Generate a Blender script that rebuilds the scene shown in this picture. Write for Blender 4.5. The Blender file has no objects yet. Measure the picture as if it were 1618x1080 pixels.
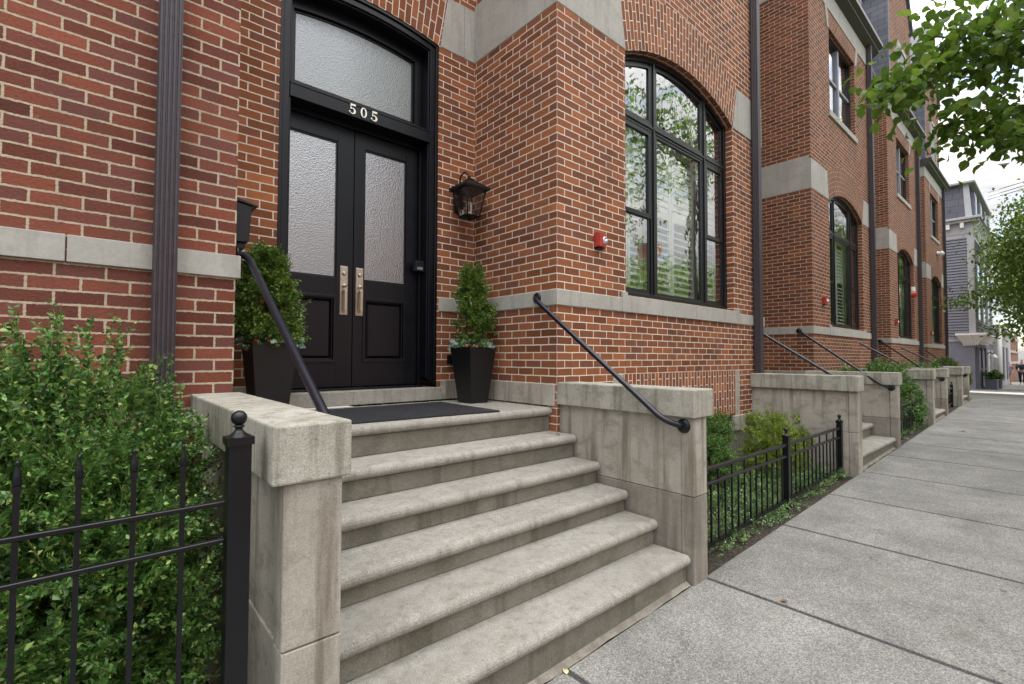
import bpy, bmesh, math, random
import numpy as np
from mathutils import Vector, Matrix
random.seed(7); rng = np.random.default_rng(7)
R = math.radians
scene = bpy.context.scene
COL = scene.collection
PI = math.pi

# ------------------------------------------------------------------ helpers
LOC = {}                      # root object -> world location, so that parts get local coordinates
def root_of(o):
    while o.parent is not None: o = o.parent
    return o

def thing(name, label, cat, loc=(0, 0, 0), group=None):
    o = bpy.data.objects.new(name, None); COL.objects.link(o)
    o.location = loc; o.empty_display_size = .1
    o['label'] = label; o['category'] = cat
    if group: o['group'] = group
    LOC[o.name] = Vector(loc)
    return o

def tag(o, label, cat, group=None):
    o['label'] = label; o['category'] = cat
    if group: o['group'] = group
    return o

class MB:
    """collects faces with world-metre UVs and links them as one mesh object"""
    def __init__(s): s.v = []; s.f = []; s.uv = []; s.smooth = []
    def face(s, pts, uv=None, smooth=False):
        b = len(s.v); pts = [Vector(p) for p in pts]
        s.v += pts; s.f.append(tuple(range(b, b + len(pts))))
        if uv is None:
            n = Vector((0, 0, 0))
            for i in range(len(pts)):
                a, c = pts[i], pts[(i + 1) % len(pts)]
                n += Vector(((a.y - c.y) * (a.z + c.z), (a.z - c.z) * (a.x + c.x), (a.x - c.x) * (a.y + c.y)))
            ax = max(range(3), key=lambda i: abs(n[i]))
            uv = [((p.x, p.z), (-p.y + .1, p.z), (p.x, p.y))[(1, 0, 2)[ax] if ax != 2 else 2] for p in pts]
        s.uv.append(uv); s.smooth.append(smooth)
        return s
    def box(s, x0, x1, y0, y1, z0, z1, skip=''):
        p = lambda a, b, c: (a, b, c)
        if '-y' not in skip: s.face([p(x0, y0, z0), p(x1, y0, z0), p(x1, y0, z1), p(x0, y0, z1)])
        if '+y' not in skip: s.face([p(x1, y1, z0), p(x0, y1, z0), p(x0, y1, z1), p(x1, y1, z1)])
        if '-x' not in skip: s.face([p(x0, y1, z0), p(x0, y0, z0), p(x0, y0, z1), p(x0, y1, z1)])
        if '+x' not in skip: s.face([p(x1, y0, z0), p(x1, y1, z0), p(x1, y1, z1), p(x1, y0, z1)])
        if '-z' not in skip: s.face([p(x0, y1, z0), p(x1, y1, z0), p(x1, y0, z0), p(x0, y0, z0)])
        if '+z' not in skip: s.face([p(x0, y0, z1), p(x1, y0, z1), p(x1, y1, z1), p(x0, y1, z1)])
        return s
    def hexa(s, q):
        """8 corners: bottom 4 (ccw from above) then top 4"""
        a = [Vector(p) for p in q]
        for i in ((3, 2, 1, 0), (4, 5, 6, 7), (0, 1, 5, 4), (1, 2, 6, 5), (2, 3, 7, 6), (3, 0, 4, 7)):
            s.face([a[j] for j in i])
        return s
    def prism(s, poly, y0, y1):
        """poly in (x,z), counter-clockwise seen from -y, extruded along y"""
        s.face([(x, y0, z) for x, z in poly]); s.face([(x, y1, z) for x, z in reversed(poly)])
        n = len(poly)
        for i in range(n):
            (xa, za), (xb, zb) = poly[i], poly[(i + 1) % n]
            s.face([(xb, y0, zb), (xa, y0, za), (xa, y1, za), (xb, y1, zb)])
        return s
    def ring(s, outer, inner, y0, y1, closed=True):
        """flat ring between two outlines of equal length, extruded along y"""
        n = len(outer); m = n if closed else n - 1
        for i in range(m):
            j = (i + 1) % n
            o0, o1, i0, i1 = outer[i], outer[j], inner[i], inner[j]
            s.face([(o0[0], y0, o0[1]), (o1[0], y0, o1[1]), (i1[0], y0, i1[1]), (i0[0], y0, i0[1])])
            s.face([(i0[0], y1, i0[1]), (i1[0], y1, i1[1]), (o1[0], y1, o1[1]), (o0[0], y1, o0[1])])
            s.face([(i0[0], y0, i0[1]), (i1[0], y0, i1[1]), (i1[0], y1, i1[1]), (i0[0], y1, i0[1])])
            s.face([(o1[0], y0, o1[1]), (o0[0], y0, o0[1]), (o0[0], y1, o0[1]), (o1[0], y1, o1[1])])
        return s
    def xprism(s, poly, x0, x1):
        """poly in (y,z) extruded along x"""
        s.face([(x0, y, z) for y, z in reversed(poly)]); s.face([(x1, y, z) for y, z in poly])
        n = len(poly)
        for i in range(n):
            (ya, za), (yb, zb) = poly[i], poly[(i + 1) % n]
            s.face([(x0, ya, za), (x0, yb, zb), (x1, yb, zb), (x1, ya, za)])
        return s
    def lathe(s, c, prof, seg=20, axis='z', sx=1, sy=1):
        c = Vector(c)
        def P(r, h, a):
            ca, sa = math.cos(a) * r, math.sin(a) * r
            if axis == 'z': return c + Vector((ca * sx, sa * sy, h))
            if axis == 'x': return c + Vector((h, ca, sa))
            return c + Vector((ca, h, sa))
        for i in range(len(prof) - 1):
            (r0, h0), (r1, h1) = prof[i], prof[i + 1]
            for k in range(seg):
                a, b = 2 * PI * k / seg, 2 * PI * (k + 1) / seg
                q = [P(r0, h0, a), P(r0, h0, b), P(r1, h1, b), P(r1, h1, a)]
                if r0 < 1e-6: q = [q[0], q[2], q[3]]
                elif r1 < 1e-6: q = [q[0], q[1], q[2]]
                s.face(q, smooth=True)
        return s
    def tube(s, pts, r, seg=8, cap=True):
        pts = [Vector(p) for p in pts]; n = len(pts)
        rs = r if isinstance(r, (list, tuple)) else [r] * n
        up = Vector((0, 0, 1)); rings = []
        for i in range(n):
            d = (pts[min(i + 1, n - 1)] - pts[max(i - 1, 0)]).normalized()
            a = d.cross(up if abs(d.z) < .95 else Vector((1, 0, 0))).normalized(); b = a.cross(d)
            rings.append([pts[i] + (a * math.cos(2 * PI * k / seg) + b * math.sin(2 * PI * k / seg)) * rs[i] for k in range(seg)])
        for i in range(n - 1):
            for k in range(seg):
                l = (k + 1) % seg
                s.face([rings[i][k], rings[i + 1][k], rings[i + 1][l], rings[i][l]], smooth=True)
        if cap:
            s.face(rings[0]); s.face(list(reversed(rings[-1])))
        return s
    def sphere(s, c, r, seg=16, rows=8, sz=1):
        return s.lathe(c, [(r * math.sin(PI * i / rows), -r * sz * math.cos(PI * i / rows)) for i in range(rows + 1)], seg)
    def build(s, name, mat, parent=None, bevel=0, segs=2, weld=False, angle=35):
        off = LOC[root_of(parent).name] if parent is not None else Vector((0, 0, 0))
        me = bpy.data.meshes.new(name)
        me.from_pydata([tuple(p - off) for p in s.v], [], s.f)
        uvl = me.uv_layers.new(name='UVMap')
        flat = [c for u in s.uv for p in u for c in p]
        uvl.data.foreach_set('uv', flat)
        me.polygons.foreach_set('use_smooth', s.smooth)
        if weld or bevel or any(s.smooth):
            bm = bmesh.new(); bm.from_mesh(me)
            bmesh.ops.remove_doubles(bm, verts=bm.verts, dist=1e-5)
            bm.to_mesh(me); bm.free()
        me.materials.append(mat)
        o = bpy.data.objects.new(name, me); COL.objects.link(o)
        if parent is not None: o.parent = parent
        if bevel:
            m = o.modifiers.new('Bevel', 'BEVEL'); m.width = bevel; m.segments = segs
            m.limit_method = 'ANGLE'; m.angle_limit = R(angle); m.harden_normals = False
        return o

def structure(o): o['kind'] = 'structure'; return o
def copy_tree(o, parent=None, swap=None, skip=()):
    c = o.copy(); COL.objects.link(c); c.parent = parent
    if swap and c.type == 'MESH':
        for i, sl in enumerate(c.material_slots):
            if sl.material and sl.material.name in swap:
                new = swap[sl.material.name]; sl.link = 'OBJECT'; sl.material = new
    for ch in list(o.children):
        if ch.name.split('.')[0] in skip: continue
        copy_tree(ch, c, swap, skip)
    return c

# ------------------------------------------------------------------ materials
def newmat(name):
    m = bpy.data.materials.new(name); m.use_nodes = True
    nt = m.node_tree; nt.nodes.clear()
    return m, nt, nt.nodes, nt.links
class G:
    """tiny node-graph helper"""
    def __init__(s, name):
        s.m, s.nt, s.n, s.l = newmat(name)
        s.out = s.n.new('ShaderNodeOutputMaterial')
    def node(s, t, **kw):
        x = s.n.new(t)
        for k, v in kw.items():
            if k in x.inputs: s.put(x.inputs[k], v)
            else: setattr(x, k, v)
        return x
    def put(s, sock, v):
        if isinstance(v, bpy.types.NodeSocket): s.l.new(v, sock)
        else:
            if isinstance(v, tuple) and len(v) == 3 and sock.type == 'RGBA': v = v + (1,)
            sock.default_value = v
    def coord(s, kind='Object'): return s.node('ShaderNodeTexCoord').outputs[kind]
    def mapping(s, vec, scale=(1, 1, 1), loc=(0, 0, 0)):
        return s.node('ShaderNodeMapping', Vector=vec, Scale=scale, Location=loc).outputs[0]
    def noise(s, vec, scale, detail=3, rough=.55, out='Fac'):
        return s.node('ShaderNodeTexNoise', Vector=vec, Scale=scale, Detail=detail, Roughness=rough).outputs[out]
    def ramp(s, fac, stops):
        x = s.node('ShaderNodeValToRGB', Fac=fac); e = x.color_ramp.elements
        while len(e) < len(stops): e.new(.5)
        for el, (p, c) in zip(e, stops):
            el.position = p; el.color = (c + (1,)) if isinstance(c, tuple) else (c, c, c, 1)
        return x.outputs[0]
    def mix(s, fac, a, b, blend='MIX'):
        x = s.n.new('ShaderNodeMix'); x.data_type = 'RGBA'; x.blend_type = blend
        s.put(x.inputs[0], fac); s.put(x.inputs[6], a); s.put(x.inputs[7], b)
        return x.outputs[2]
    def math(s, op, a, b=0.0):
        x = s.n.new('ShaderNodeMath'); x.operation = op; s.put(x.inputs[0], a); s.put(x.inputs[1], b)
        return x.outputs[0]
    def bump(s, h, strength=.3, dist=.01):
        return s.node('ShaderNodeBump', Height=h, Strength=strength, Distance=dist).outputs[0]
    def principled(s, color, rough=.6, normal=None, metal=0, spec=.5, **kw):
        p = s.n.new('ShaderNodeBsdfPrincipled')
        s.put(p.inputs['Base Color'], color); s.put(p.inputs['Roughness'], rough)
        p.inputs['Metallic'].default_value = metal; p.inputs['Specular IOR Level'].default_value = spec
        if normal is not None: s.l.new(normal, p.inputs['Normal'])
        for k, v in kw.items(): s.put(p.inputs[k], v)
        return p.outputs[0]
    def done(s, sh): s.l.new(sh, s.out.inputs[0]); return s.m

def brick_mat(name, c1, c2, mortar, size=.0052, dark=None, rough_amount=.5):
    g = G(name); uv = g.coord('UV')
    wob = g.node('ShaderNodeTexNoise', Vector=uv, Scale=9.0, Detail=2.0).outputs['Color']
    off = g.node('ShaderNodeVectorMath', operation='MULTIPLY_ADD')
    g.l.new(wob, off.inputs[0]); off.inputs[1].default_value = (.006, .007, 0); g.l.new(uv, off.inputs[2])
    fine = g.node('ShaderNodeTexNoise', Vector=uv, Scale=90.0, Detail=2.0).outputs['Color']
    off2 = g.node('ShaderNodeVectorMath', operation='MULTIPLY_ADD')
    g.l.new(fine, off2.inputs[0]); off2.inputs[1].default_value = (.003 * rough_amount * 2, .003 * rough_amount * 2, 0); g.l.new(off.outputs[0], off2.inputs[2])
    # cancel the mean shift of the two wobbles
    sh = g.node('ShaderNodeVectorMath', operation='ADD'); g.l.new(off2.outputs[0], sh.inputs[0]); sh.inputs[1].default_value = (-.0045, -.005, 0)
    b = g.node('ShaderNodeTexBrick', offset=.5, squash=1.0, Vector=sh.outputs[0], Color1=c1, Color2=c2, Mortar=mortar, Scale=1.0)
    b.inputs['Mortar Size'].default_value = size; b.inputs['Mortar Smooth'].default_value = .12
    b.inputs['Bias'].default_value = 0; b.inputs['Brick Width'].default_value = .2; b.inputs['Row Height'].default_value = .07
    # per-brick random value from the brick cell
    sep = g.node('ShaderNodeSeparateXYZ', Vector=sh.outputs[0])
    row = g.math('FLOOR', g.math('DIVIDE', sep.outputs[1], .07))
    odd = g.math('MULTIPLY', g.math('SUBTRACT', 1.0, g.math('FLOORED_MODULO', row, 2.0)), .1)
    colm = g.math('FLOOR', g.math('DIVIDE', g.math('ADD', sep.outputs[0], odd), .2))
    wn = g.n.new('ShaderNodeTexWhiteNoise'); wn.noise_dimensions = '2D'
    cmb = g.node('ShaderNodeCombineXYZ', X=colm, Y=row); g.l.new(cmb.outputs[0], wn.inputs['Vector'])
    big = g.noise(uv, 1.1, 4)
    fn = g.noise(uv, 60, 4, .7)
    col = b.outputs['Color']; fac = b.outputs['Fac']
    tone = g.math('MULTIPLY', g.math('ADD', .62, g.math('MULTIPLY', wn.outputs['Value'], .62)), g.math('ADD', .62, g.math('MULTIPLY', fn, .74)))
    tone = g.math('MULTIPLY', tone, g.math('ADD', .62, g.math('MULTIPLY', big, .76)))
    tcol = g.node('ShaderNodeCombineColor', Red=tone, Green=tone, Blue=tone).outputs[0]
    bricks = g.mix(1.0, col, tcol, 'MULTIPLY')
    # pale lime bloom on some bricks
    bl = g.ramp(g.noise(uv, 14, 5, .75), [(.60, 0.0), (.78, .45)])
    bricks = g.mix(bl, bricks, tuple(min(1, x * 1.2 + .07) for x in c1))
    if dark: bricks = g.mix(g.math('MULTIPLY', g.math('GREATER_THAN', wn.outputs['Value'], .84), .65), bricks, dark)
    mor = g.mix(g.math('MULTIPLY', fn, .8), mortar, tuple(x * .55 for x in mortar))
    full = g.mix(fac, bricks, mor)
    soot = g.ramp(g.noise(g.mapping(uv, (1.6, .5, 1), (2, 5, 0)), 1.6, 6, .65), [(.50, 0.0), (.72, .42)])
    full = g.mix(soot, full, (.085, .055, .045))
    chip = g.ramp(g.noise(uv, 34, 3, .6), [(.70, 0.0), (.76, .7)])
    full = g.mix(g.math('MULTIPLY', chip, g.math('SUBTRACT', 1.0, fac)), full, tuple(x * .5 + y * .35 for x, y in zip(c1, mortar)))
    h = g.math('ADD', g.math('MULTIPLY', g.math('SUBTRACT', 1.0, fac), 1.0), g.math('MULTIPLY', fn, .55))
    return g.done(g.principled(full, .85, g.bump(h, .9, .011), spec=.25))

def stone_mat(name, base, light, stain, streak=.5, speck=.5, scale=1.0, moss=None, rough=.8, bump=.25):
    g = G(name); co = g.coord('Object')
    big = g.noise(co, 2.2 * scale, 5, .6)
    st = g.noise(g.mapping(co, (11 * scale, 11 * scale, .9 * scale)), 1.0, 4, .6)
    blot = g.noise(g.mapping(co, (1, 1, 1.6), (3, 7, 1)), 5.5 * scale, 6, .65)
    fine = g.noise(co, 170, 3, .75); mid = g.noise(co, 38, 4, .7)
    c = g.mix(g.ramp(big, [(.33, 0.0), (.68, 1.0)]), base, light)
    c = g.mix(g.math('MULTIPLY', g.ramp(st, [(.50, 0.0), (.66, 1.0)]), streak), c, stain)
    c = g.mix(g.math('MULTIPLY', g.ramp(blot, [(.52, 0.0), (.62, 1.0)]), streak * .8), c, tuple((a * .6 + b * .4) for a, b in zip(stain, base)))
    if moss:
        c = g.mix(g.math('MULTIPLY', g.ramp(g.noise(g.mapping(co, (2.0, 5, 5)), 1.4, 6, .7), [(.52, 0.0), (.72, 1.0)]), .55), c, moss)
    t = g.math('ADD', 1 - .5 * speck, g.math('MULTIPLY', g.ramp(fine, [(.30, 0.0), (.70, 1.0)]), speck))
    t = g.math('MULTIPLY', t, g.math('ADD', .8, g.math('MULTIPLY', mid, .4)))
    c = g.mix(1.0, c, g.node('ShaderNodeCombineColor', Red=t, Green=t, Blue=t).outputs[0], 'MULTIPLY')
    pit = g.ramp(g.noise(co, 75, 2, .5), [(.70, 0.0), (.76, 1.0)])
    c = g.mix(g.math('MULTIPLY', pit, speck), c, tuple(x * .35 for x in base))
    h = g.math('SUBTRACT', g.math('ADD', fine, g.math('MULTIPLY', mid, .8)), pit)
    return g.done(g.principled(c, rough, g.bump(h, bump, .006), spec=.3))

def plain(name, col, rough=.5, metal=0, spec=.5, var=.15, scale=25, bump=0.0, coat=0):
    g = G(name); co = g.coord('Object'); n = g.noise(co, scale, 4, .65)
    c = g.mix(g.ramp(n, [(.3, 0.0), (.7, 1.0)]), tuple(x * (1 - var) for x in col), tuple(min(1, x * (1 + var)) for x in col))
    r = g.math('ADD', rough - .06, g.math('MULTIPLY', n, .12))
    nm = g.bump(n, bump, .004) if bump else None
    return g.done(g.principled(c, r, nm, metal, spec, **({'Coat Weight': coat, 'Coat Roughness': .12} if coat else {})))

def aggregate_mat(name, cols, scale=95, mottle=.35, dirt=(.13, .125, .10), island=0.0):
    g = G(name); co = g.coord('Object')
    vor = g.node('ShaderNodeTexVoronoi', Vector=co, Scale=scale)
    sp = g.node('ShaderNodeSeparateColor', Color=vor.outputs['Color']).outputs[0]
    peb = g.ramp(sp, [(0.0, cols[0]), (.35, cols[1]), (.7, cols[2]), (1.0, cols[3])])
    fine = g.noise(co, 210, 2, .7)
    c = g.mix(.25, peb, g.ramp(fine, [(.3, cols[0]), (.7, cols[3])]))
    big = g.noise(co, .9, 6, .62)
    t = g.math('ADD', 1 - mottle * .5, g.math('MULTIPLY', g.ramp(big, [(.3, 0.0), (.7, 1.0)]), mottle))
    c = g.mix(1.0, c, g.node('ShaderNodeCombineColor', Red=t, Green=t, Blue=t).outputs[0], 'MULTIPLY')
    st = g.ramp(g.noise(g.mapping(co, (1.3, 3.0, 1), (5, 2, 0)), 1.2, 7, .68), [(.56, 0.0), (.74, .5)])
    c = g.mix(st, c, dirt)
    if island:
        ri = g.node('ShaderNodeNewGeometry').outputs['Random Per Island']
        k = g.math('ADD', 1 - island / 2, g.math('MULTIPLY', ri, island))
        spot = g.ramp(g.noise(co, 9, 2, .5), [(.735, 1.0), (.76, .62)])
        k = g.math('MULTIPLY', k, spot)
        patch = g.ramp(g.noise(g.mapping(co, (1, 1, 1), (9, 4, 2)), 2.6, 6, .7), [(.35, .80), (.62, 1.08)])
        k = g.math('MULTIPLY', k, patch)
        c = g.mix(1.0, c, g.node('ShaderNodeCombineColor', Red=k, Green=k, Blue=k).outputs[0], 'MULTIPLY')
        # a few hairline cracks
        dist = g.node('ShaderNodeVectorMath', operation='MULTIPLY_ADD'); g.l.new(g.noise(co, 3.5, 5, .65, 'Color'), dist.inputs[0]); dist.inputs[1].default_value = (.35, .35, 0); g.l.new(co, dist.inputs[2])
        cr = g.node('ShaderNodeTexVoronoi', feature='DISTANCE_TO_EDGE', Vector=dist.outputs[0], Scale=.42).outputs['Distance']
        line = g.math('MULTIPLY', g.ramp(cr, [(.0015, 1.0), (.0035, 0.0)]), g.ramp(g.noise(g.mapping(co, (1, 1, 1), (14.3, 3.7, 3)), .6, 2), [(.50, 0.0), (.58, .40)]))
        c = g.mix(line, c, (.04, .038, .034))
    h = g.math('SUBTRACT', fine, vor.outputs['Distance'])
    return g.done(g.principled(c, .85, g.bump(h, .35, .004), spec=.25))

def leaf_mat(name, dark, mid, light, yellow=None, rough=.42, trans=.35):
    g = G(name); rnd = g.node('ShaderNodeNewGeometry').outputs['Random Per Island']
    stops = [(0.0, dark), (.45, mid), (.85, light)]
    if yellow: stops.append((.97, yellow))
    c = g.ramp(rnd, stops)
    cl = g.noise(g.coord('Object'), 5, 3)
    c = g.mix(g.math('MULTIPLY', g.ramp(cl, [(.35, 0.0), (.7, 1.0)]), .5), c, light)
    p = g.principled(c, rough, spec=.45)
    t = g.n.new('ShaderNodeBsdfTranslucent'); g.put(t.inputs[0], g.mix(.5, c, light))
    m = g.n.new('ShaderNodeMixShader'); m.inputs[0].default_value = trans
    g.l.new(p, m.inputs[1]); g.l.new(t.outputs[0], m.inputs[2])
    return g.done(m.outputs[0])

def glass_mat(name, refl=.35, rough=.0, tint=(.8, .86, .82), wav=0.0, wscale=4):
    g = G(name)
    gl = g.n.new('ShaderNodeBsdfGlossy'); gl.inputs['Roughness'].default_value = rough; gl.inputs['Color'].default_value = (.95, .97, 1, 1)
    tr = g.n.new('ShaderNodeBsdfTransparent'); g.put(tr.inputs[0], tint)
    lw = g.n.new('ShaderNodeLayerWeight'); lw.inputs['Blend'].default_value = .35
    if wav:
        nm = g.bump(g.noise(g.coord('Object'), wscale, 3, .5), wav, .02)
        g.l.new(nm, gl.inputs['Normal'])
    f = g.math('ADD', refl, g.math('MULTIPLY', lw.outputs['Fresnel'], .5))
    m = g.n.new('ShaderNodeMixShader'); g.l.new(f, m.inputs[0]); g.l.new(tr.outputs[0], m.inputs[1]); g.l.new(gl.outputs[0], m.inputs[2])
    return g.done(m.outputs[0])

def obscure_glass(name, scale, strength, refl=.55, back=(.25, .26, .25)):
    """rippled privacy glass over a pale blind"""
    g = G(name); co = g.coord('Object')
    n = g.noise(g.mapping(co, (.8, 1, 1.5)), scale, 4, .6)
    v = g.node('ShaderNodeTexVoronoi', Vector=co, Scale=scale * .8).outputs['Distance']
    nm = g.bump(g.math('ADD', n, g.math('MULTIPLY', v, .7)), strength, .02)
    gl = g.n.new('ShaderNodeBsdfGlossy'); gl.inputs['Roughness'].default_value = .12; g.l.new(nm, gl.inputs['Normal']); gl.inputs['Color'].default_value = (.93, .95, 1, 1)
    d = g.principled(g.mix(n, tuple(x * .7 for x in back), tuple(x * 1.3 for x in back)), .6, nm)
    m = g.n.new('ShaderNodeMixShader'); m.inputs[0].default_value = refl
    g.l.new(d, m.inputs[1]); g.l.new(gl.outputs[0], m.inputs[2])
    return g.done(m.outputs[0])

M = {}
M['brick'] = brick_mat('brick_orange_red', (.335, .118, .046), (.225, .078, .037), (.88, .78, .66), .0053, dark=(.13, .052, .038))
M['brick_wing'] = brick_mat('brick_dark_red', (.245, .075, .043), (.155, .051, .038), (.57, .48, .35), .0060, dark=(.12, .050, .044), rough_amount=1.5)
M['brick_far'] = brick_mat('brick_brown_red', (.265, .092, .044), (.180, .062, .036), (.62, .51, .37), .0060, dark=(.10, .045, .035))
M['band'] = stone_mat('limestone_band', (.36, .35, .315), (.43, .42, .385), (.27, .265, .24), .5, .16, bump=.1)
M['stone'] = stone_mat('limestone_weathered', (.33, .305, .26), (.43, .405, .35), (.165, .14, .105), .85, .45, bump=.3)
M['coping'] = stone_mat('limestone_coping', (.31, .295, .245), (.44, .425, .37), (.135, .13, .095), .6, .6, scale=1.5, bump=.45)
M['stone_low'] = stone_mat('limestone_dark', (.215, .195, .165), (.29, .265, .225), (.14, .12, .095), .7, .45)
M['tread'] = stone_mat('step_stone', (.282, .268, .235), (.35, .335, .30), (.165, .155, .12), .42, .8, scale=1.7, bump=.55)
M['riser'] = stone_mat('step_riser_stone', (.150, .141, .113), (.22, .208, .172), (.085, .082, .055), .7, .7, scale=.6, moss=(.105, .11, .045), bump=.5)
M['sidewalk'] = aggregate_mat('sidewalk_concrete', ((.085, .083, .076), (.168, .163, .150), (.235, .229, .212), (.35, .343, .322)), scale=160, island=.20)
M['soil'] = aggregate_mat('soil', ((.015, .012, .01), (.03, .024, .018), (.05, .04, .03), (.11, .09, .07)), 70, .5, (.02, .017, .012))
M['asphalt'] = aggregate_mat('asphalt', ((.03, .03, .03), (.045, .045, .045), (.06, .06, .06), (.09, .09, .09)), 120, .3, (.035, .035, .035))
M['iron'] = plain('black_iron', (.0045, .005, .0075), .34, 0, .4, .15, 60, .04)
M['rail'] = plain('black_blue_rail', (.005, .006, .014), .33, 0, .5, .05, 8)
M['lantern'] = plain('lantern_black', (.005, .005, .006), .5, 0, .3, .2, 50)
M['door'] = plain('door_black_paint', (.004, .0045, .0075), .32, 0, .32, .3, 9, .02)
M['frame'] = plain('window_black_frame', (.005, .0055, .008), .35, 0, .5, .15, 30)
M['spout'] = plain('downspout_brown', (.046, .037, .044), .42, .1, .5, .25, 30)
M['pot'] = plain('planter_black', (.0075, .0075, .008), .45, 0, .4, .2, 20)
M['nickel'] = plain('brushed_nickel', (.50, .46, .38), .33, 1, .5, .12, 50)
M['number'] = plain('number_nickel', (.72, .69, .60), .35, .6, .5, .1, 50)
M['red'] = plain('alarm_red', (.36, .035, .026), .35, 0, .5, .12, 30)
M['white'] = plain('white_paint', (.72, .72, .70), .5, 0, .4, .06, 20)
M['strobe'] = plain('strobe_clear', (.70, .72, .74), .15, .3, .8, .1, 60)
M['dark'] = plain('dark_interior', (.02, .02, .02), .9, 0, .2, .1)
M['room'] = plain('room_paint', (.45, .47, .43), .9, 0, .2, .1)
M['shutter'] = plain('shutter_paint', (.84, .88, .80), .5, 0, .4, .05)
M['sash_grey'] = plain('sash_grey', (.22, .23, .26), .5, 0, .4, .1); M['blind'] = plain('grey_blind', (.20, .21, .25), .8, 0, .3, .1, 6)
M['glass'] = glass_mat('window_glass', .32, .0, (.92, .98, .92), .14, 2.6)
M['lamp_glass'] = glass_mat('lamp_glass', .06, .02, (.94, .94, .93), .25, 14)
M['door_glass'] = obscure_glass('rippled_door_glass', 105, .20, .29, (.07, .075, .075))
M['transom_glass'] = obscure_glass('pebbled_transom_glass', 120, .18, .19, (.085, .10, .075))
M['mat'] = aggregate_mat('coir_mat', ((.004, .004, .005), (.010, .0105, .013), (.022, .023, .027), (.055, .056, .062)), 190, .4, (.01, .01, .012))
M['bark'] = stone_mat('bark', (.06, .048, .038), (.09, .075, .06), (.035, .028, .022), .7, .5, 2, bump=.8)
M['twig'] = plain('green_twig', (.16, .19, .06), .6, 0, .3, .3)
M['twig_dark'] = plain('brown_twig', (.045, .038, .025), .7, 0, .3, .3)
M['box_leaf'] = leaf_mat('boxwood_leaf', (.006, .026, .008), (.030, .095, .020), (.13, .28, .055), (.46, .56, .16), .24, .22)
M['topiary_leaf'] = leaf_mat('topiary_leaf', (.010, .036, .008), (.050, .120, .018), (.16, .28, .04), (.40, .46, .11), .34, .28)
M['gold_leaf'] = leaf_mat('golden_shrub_leaf', (.035, .08, .012), (.13, .22, .028), (.30, .40, .055), (.52, .50, .09), .45, .3)
M['cover_leaf'] = leaf_mat('groundcover_leaf', (.03, .08, .022), (.095, .20, .06), (.22, .36, .13), (.46, .55, .26), .4, .25)
M['tree_leaf'] = leaf_mat('street_tree_leaf', (.020, .048, .008), (.055, .125, .016), (.14, .24, .03), (.26, .35, .055), .34, .55)
M['far_leaf'] = leaf_mat('far_tree_leaf', (.016, .045, .007), (.05, .11, .014), (.13, .21, .025), (.26, .31, .05), .42, .42)
M['silver_leaf'] = leaf_mat('silver_dollar_leaf', (.09, .15, .12), (.16, .24, .20), (.26, .34, .30), (.42, .48, .44), .5, .2)
M['orange'] = plain('orange_pepper', (.70, .10, .02), .3, 0, .5, .1)
M['slate'] = None

# slate roof
def slate_mat(name, a, b, w=.34, h=.17, gap=.006):
    g = G(name); uv = g.coord('UV')
    t = g.node('ShaderNodeTexBrick', offset=.5, Vector=uv, Color1=a, Color2=b, Mortar=tuple(x * .2 for x in a), Scale=1.0)
    t.inputs['Mortar Size'].default_value = gap; t.inputs['Brick Width'].default_value = w; t.inputs['Row Height'].default_value = h; t.inputs['Mortar Smooth'].default_value = .1
    n = g.noise(uv, 30, 4, .7)
    c = g.mix(g.math('MULTIPLY', n, .5), t.outputs[0], tuple(x * .6 for x in a))
    sep = g.node('ShaderNodeSeparateXYZ', Vector=uv)
    tilt = g.math('FRACT', g.math('DIVIDE', sep.outputs[1], h))
    hgt = g.math('SUBTRACT', g.math('SUBTRACT', 1.0, t.outputs['Fac']), g.math('MULTIPLY', tilt, .8))
    return g.done(g.principled(c, .6, g.bump(hgt, .6, .012), spec=.4))
M['slate'] = slate_mat('slate_roof', (.10, .105, .135), (.15, .155, .19))
M['shingle'] = slate_mat('grey_shingle', (.085, .085, .11), (.11, .11, .14), .5, .34, .008)
M['clap'] = None
def clap_mat(name, col, pitch=.20):
    g = G(name); uv = g.coord('UV'); sep = g.node('ShaderNodeSeparateXYZ', Vector=uv)
    t = g.math('FRACT', g.math('DIVIDE', sep.outputs[1], pitch))
    n = g.noise(uv, 3, 4)
    c = g.mix(n, tuple(x * .85 for x in col), tuple(x * 1.12 for x in col))
    # boards lap: the lower lip of each board stands out over the one below
    return g.done(g.principled(c, .6, g.bump(g.math('SUBTRACT', 1.0, t), 1.0, .05), spec=.3))
M['clap'] = plain('grey_clapboard', (.165, .168, .205), .6, 0, .3, .08, 3)
M['stucco'] = plain('lilac_grey_stucco', (.185, .185, .23), .8, 0, .3, .08, 3)
M['trim'] = plain('white_trim', (.36, .36, .38), .55, 0, .4, .06, 6)
M['greyblue'] = plain('blue_grey_paint', (.17, .19, .25), .5, 0, .4, .08, 6)
M['gutter'] = plain('dark_gutter', (.06, .055, .05), .4, .2, .5, .2)
M['copper'] = plain('green_copper_edge', (.30, .34, .31), .6, .2, .4, .15)

# ------------------------------------------------------------------ ground profile (the street climbs, then dips)
GP = [(-60, -2.9), (-30, -2.12), (0, -1.30), (13, -.945), (16, -.885), (19, -.93), (28, -1.21), (47, -1.66), (90, -2.5), (400, -8)]
def gz(x):
    for (a, za), (b, zb) in zip(GP, GP[1:]):
        if x <= b: return za + (zb - za) * (x - a) / (b - a)
    return GP[-1][1]

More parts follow.
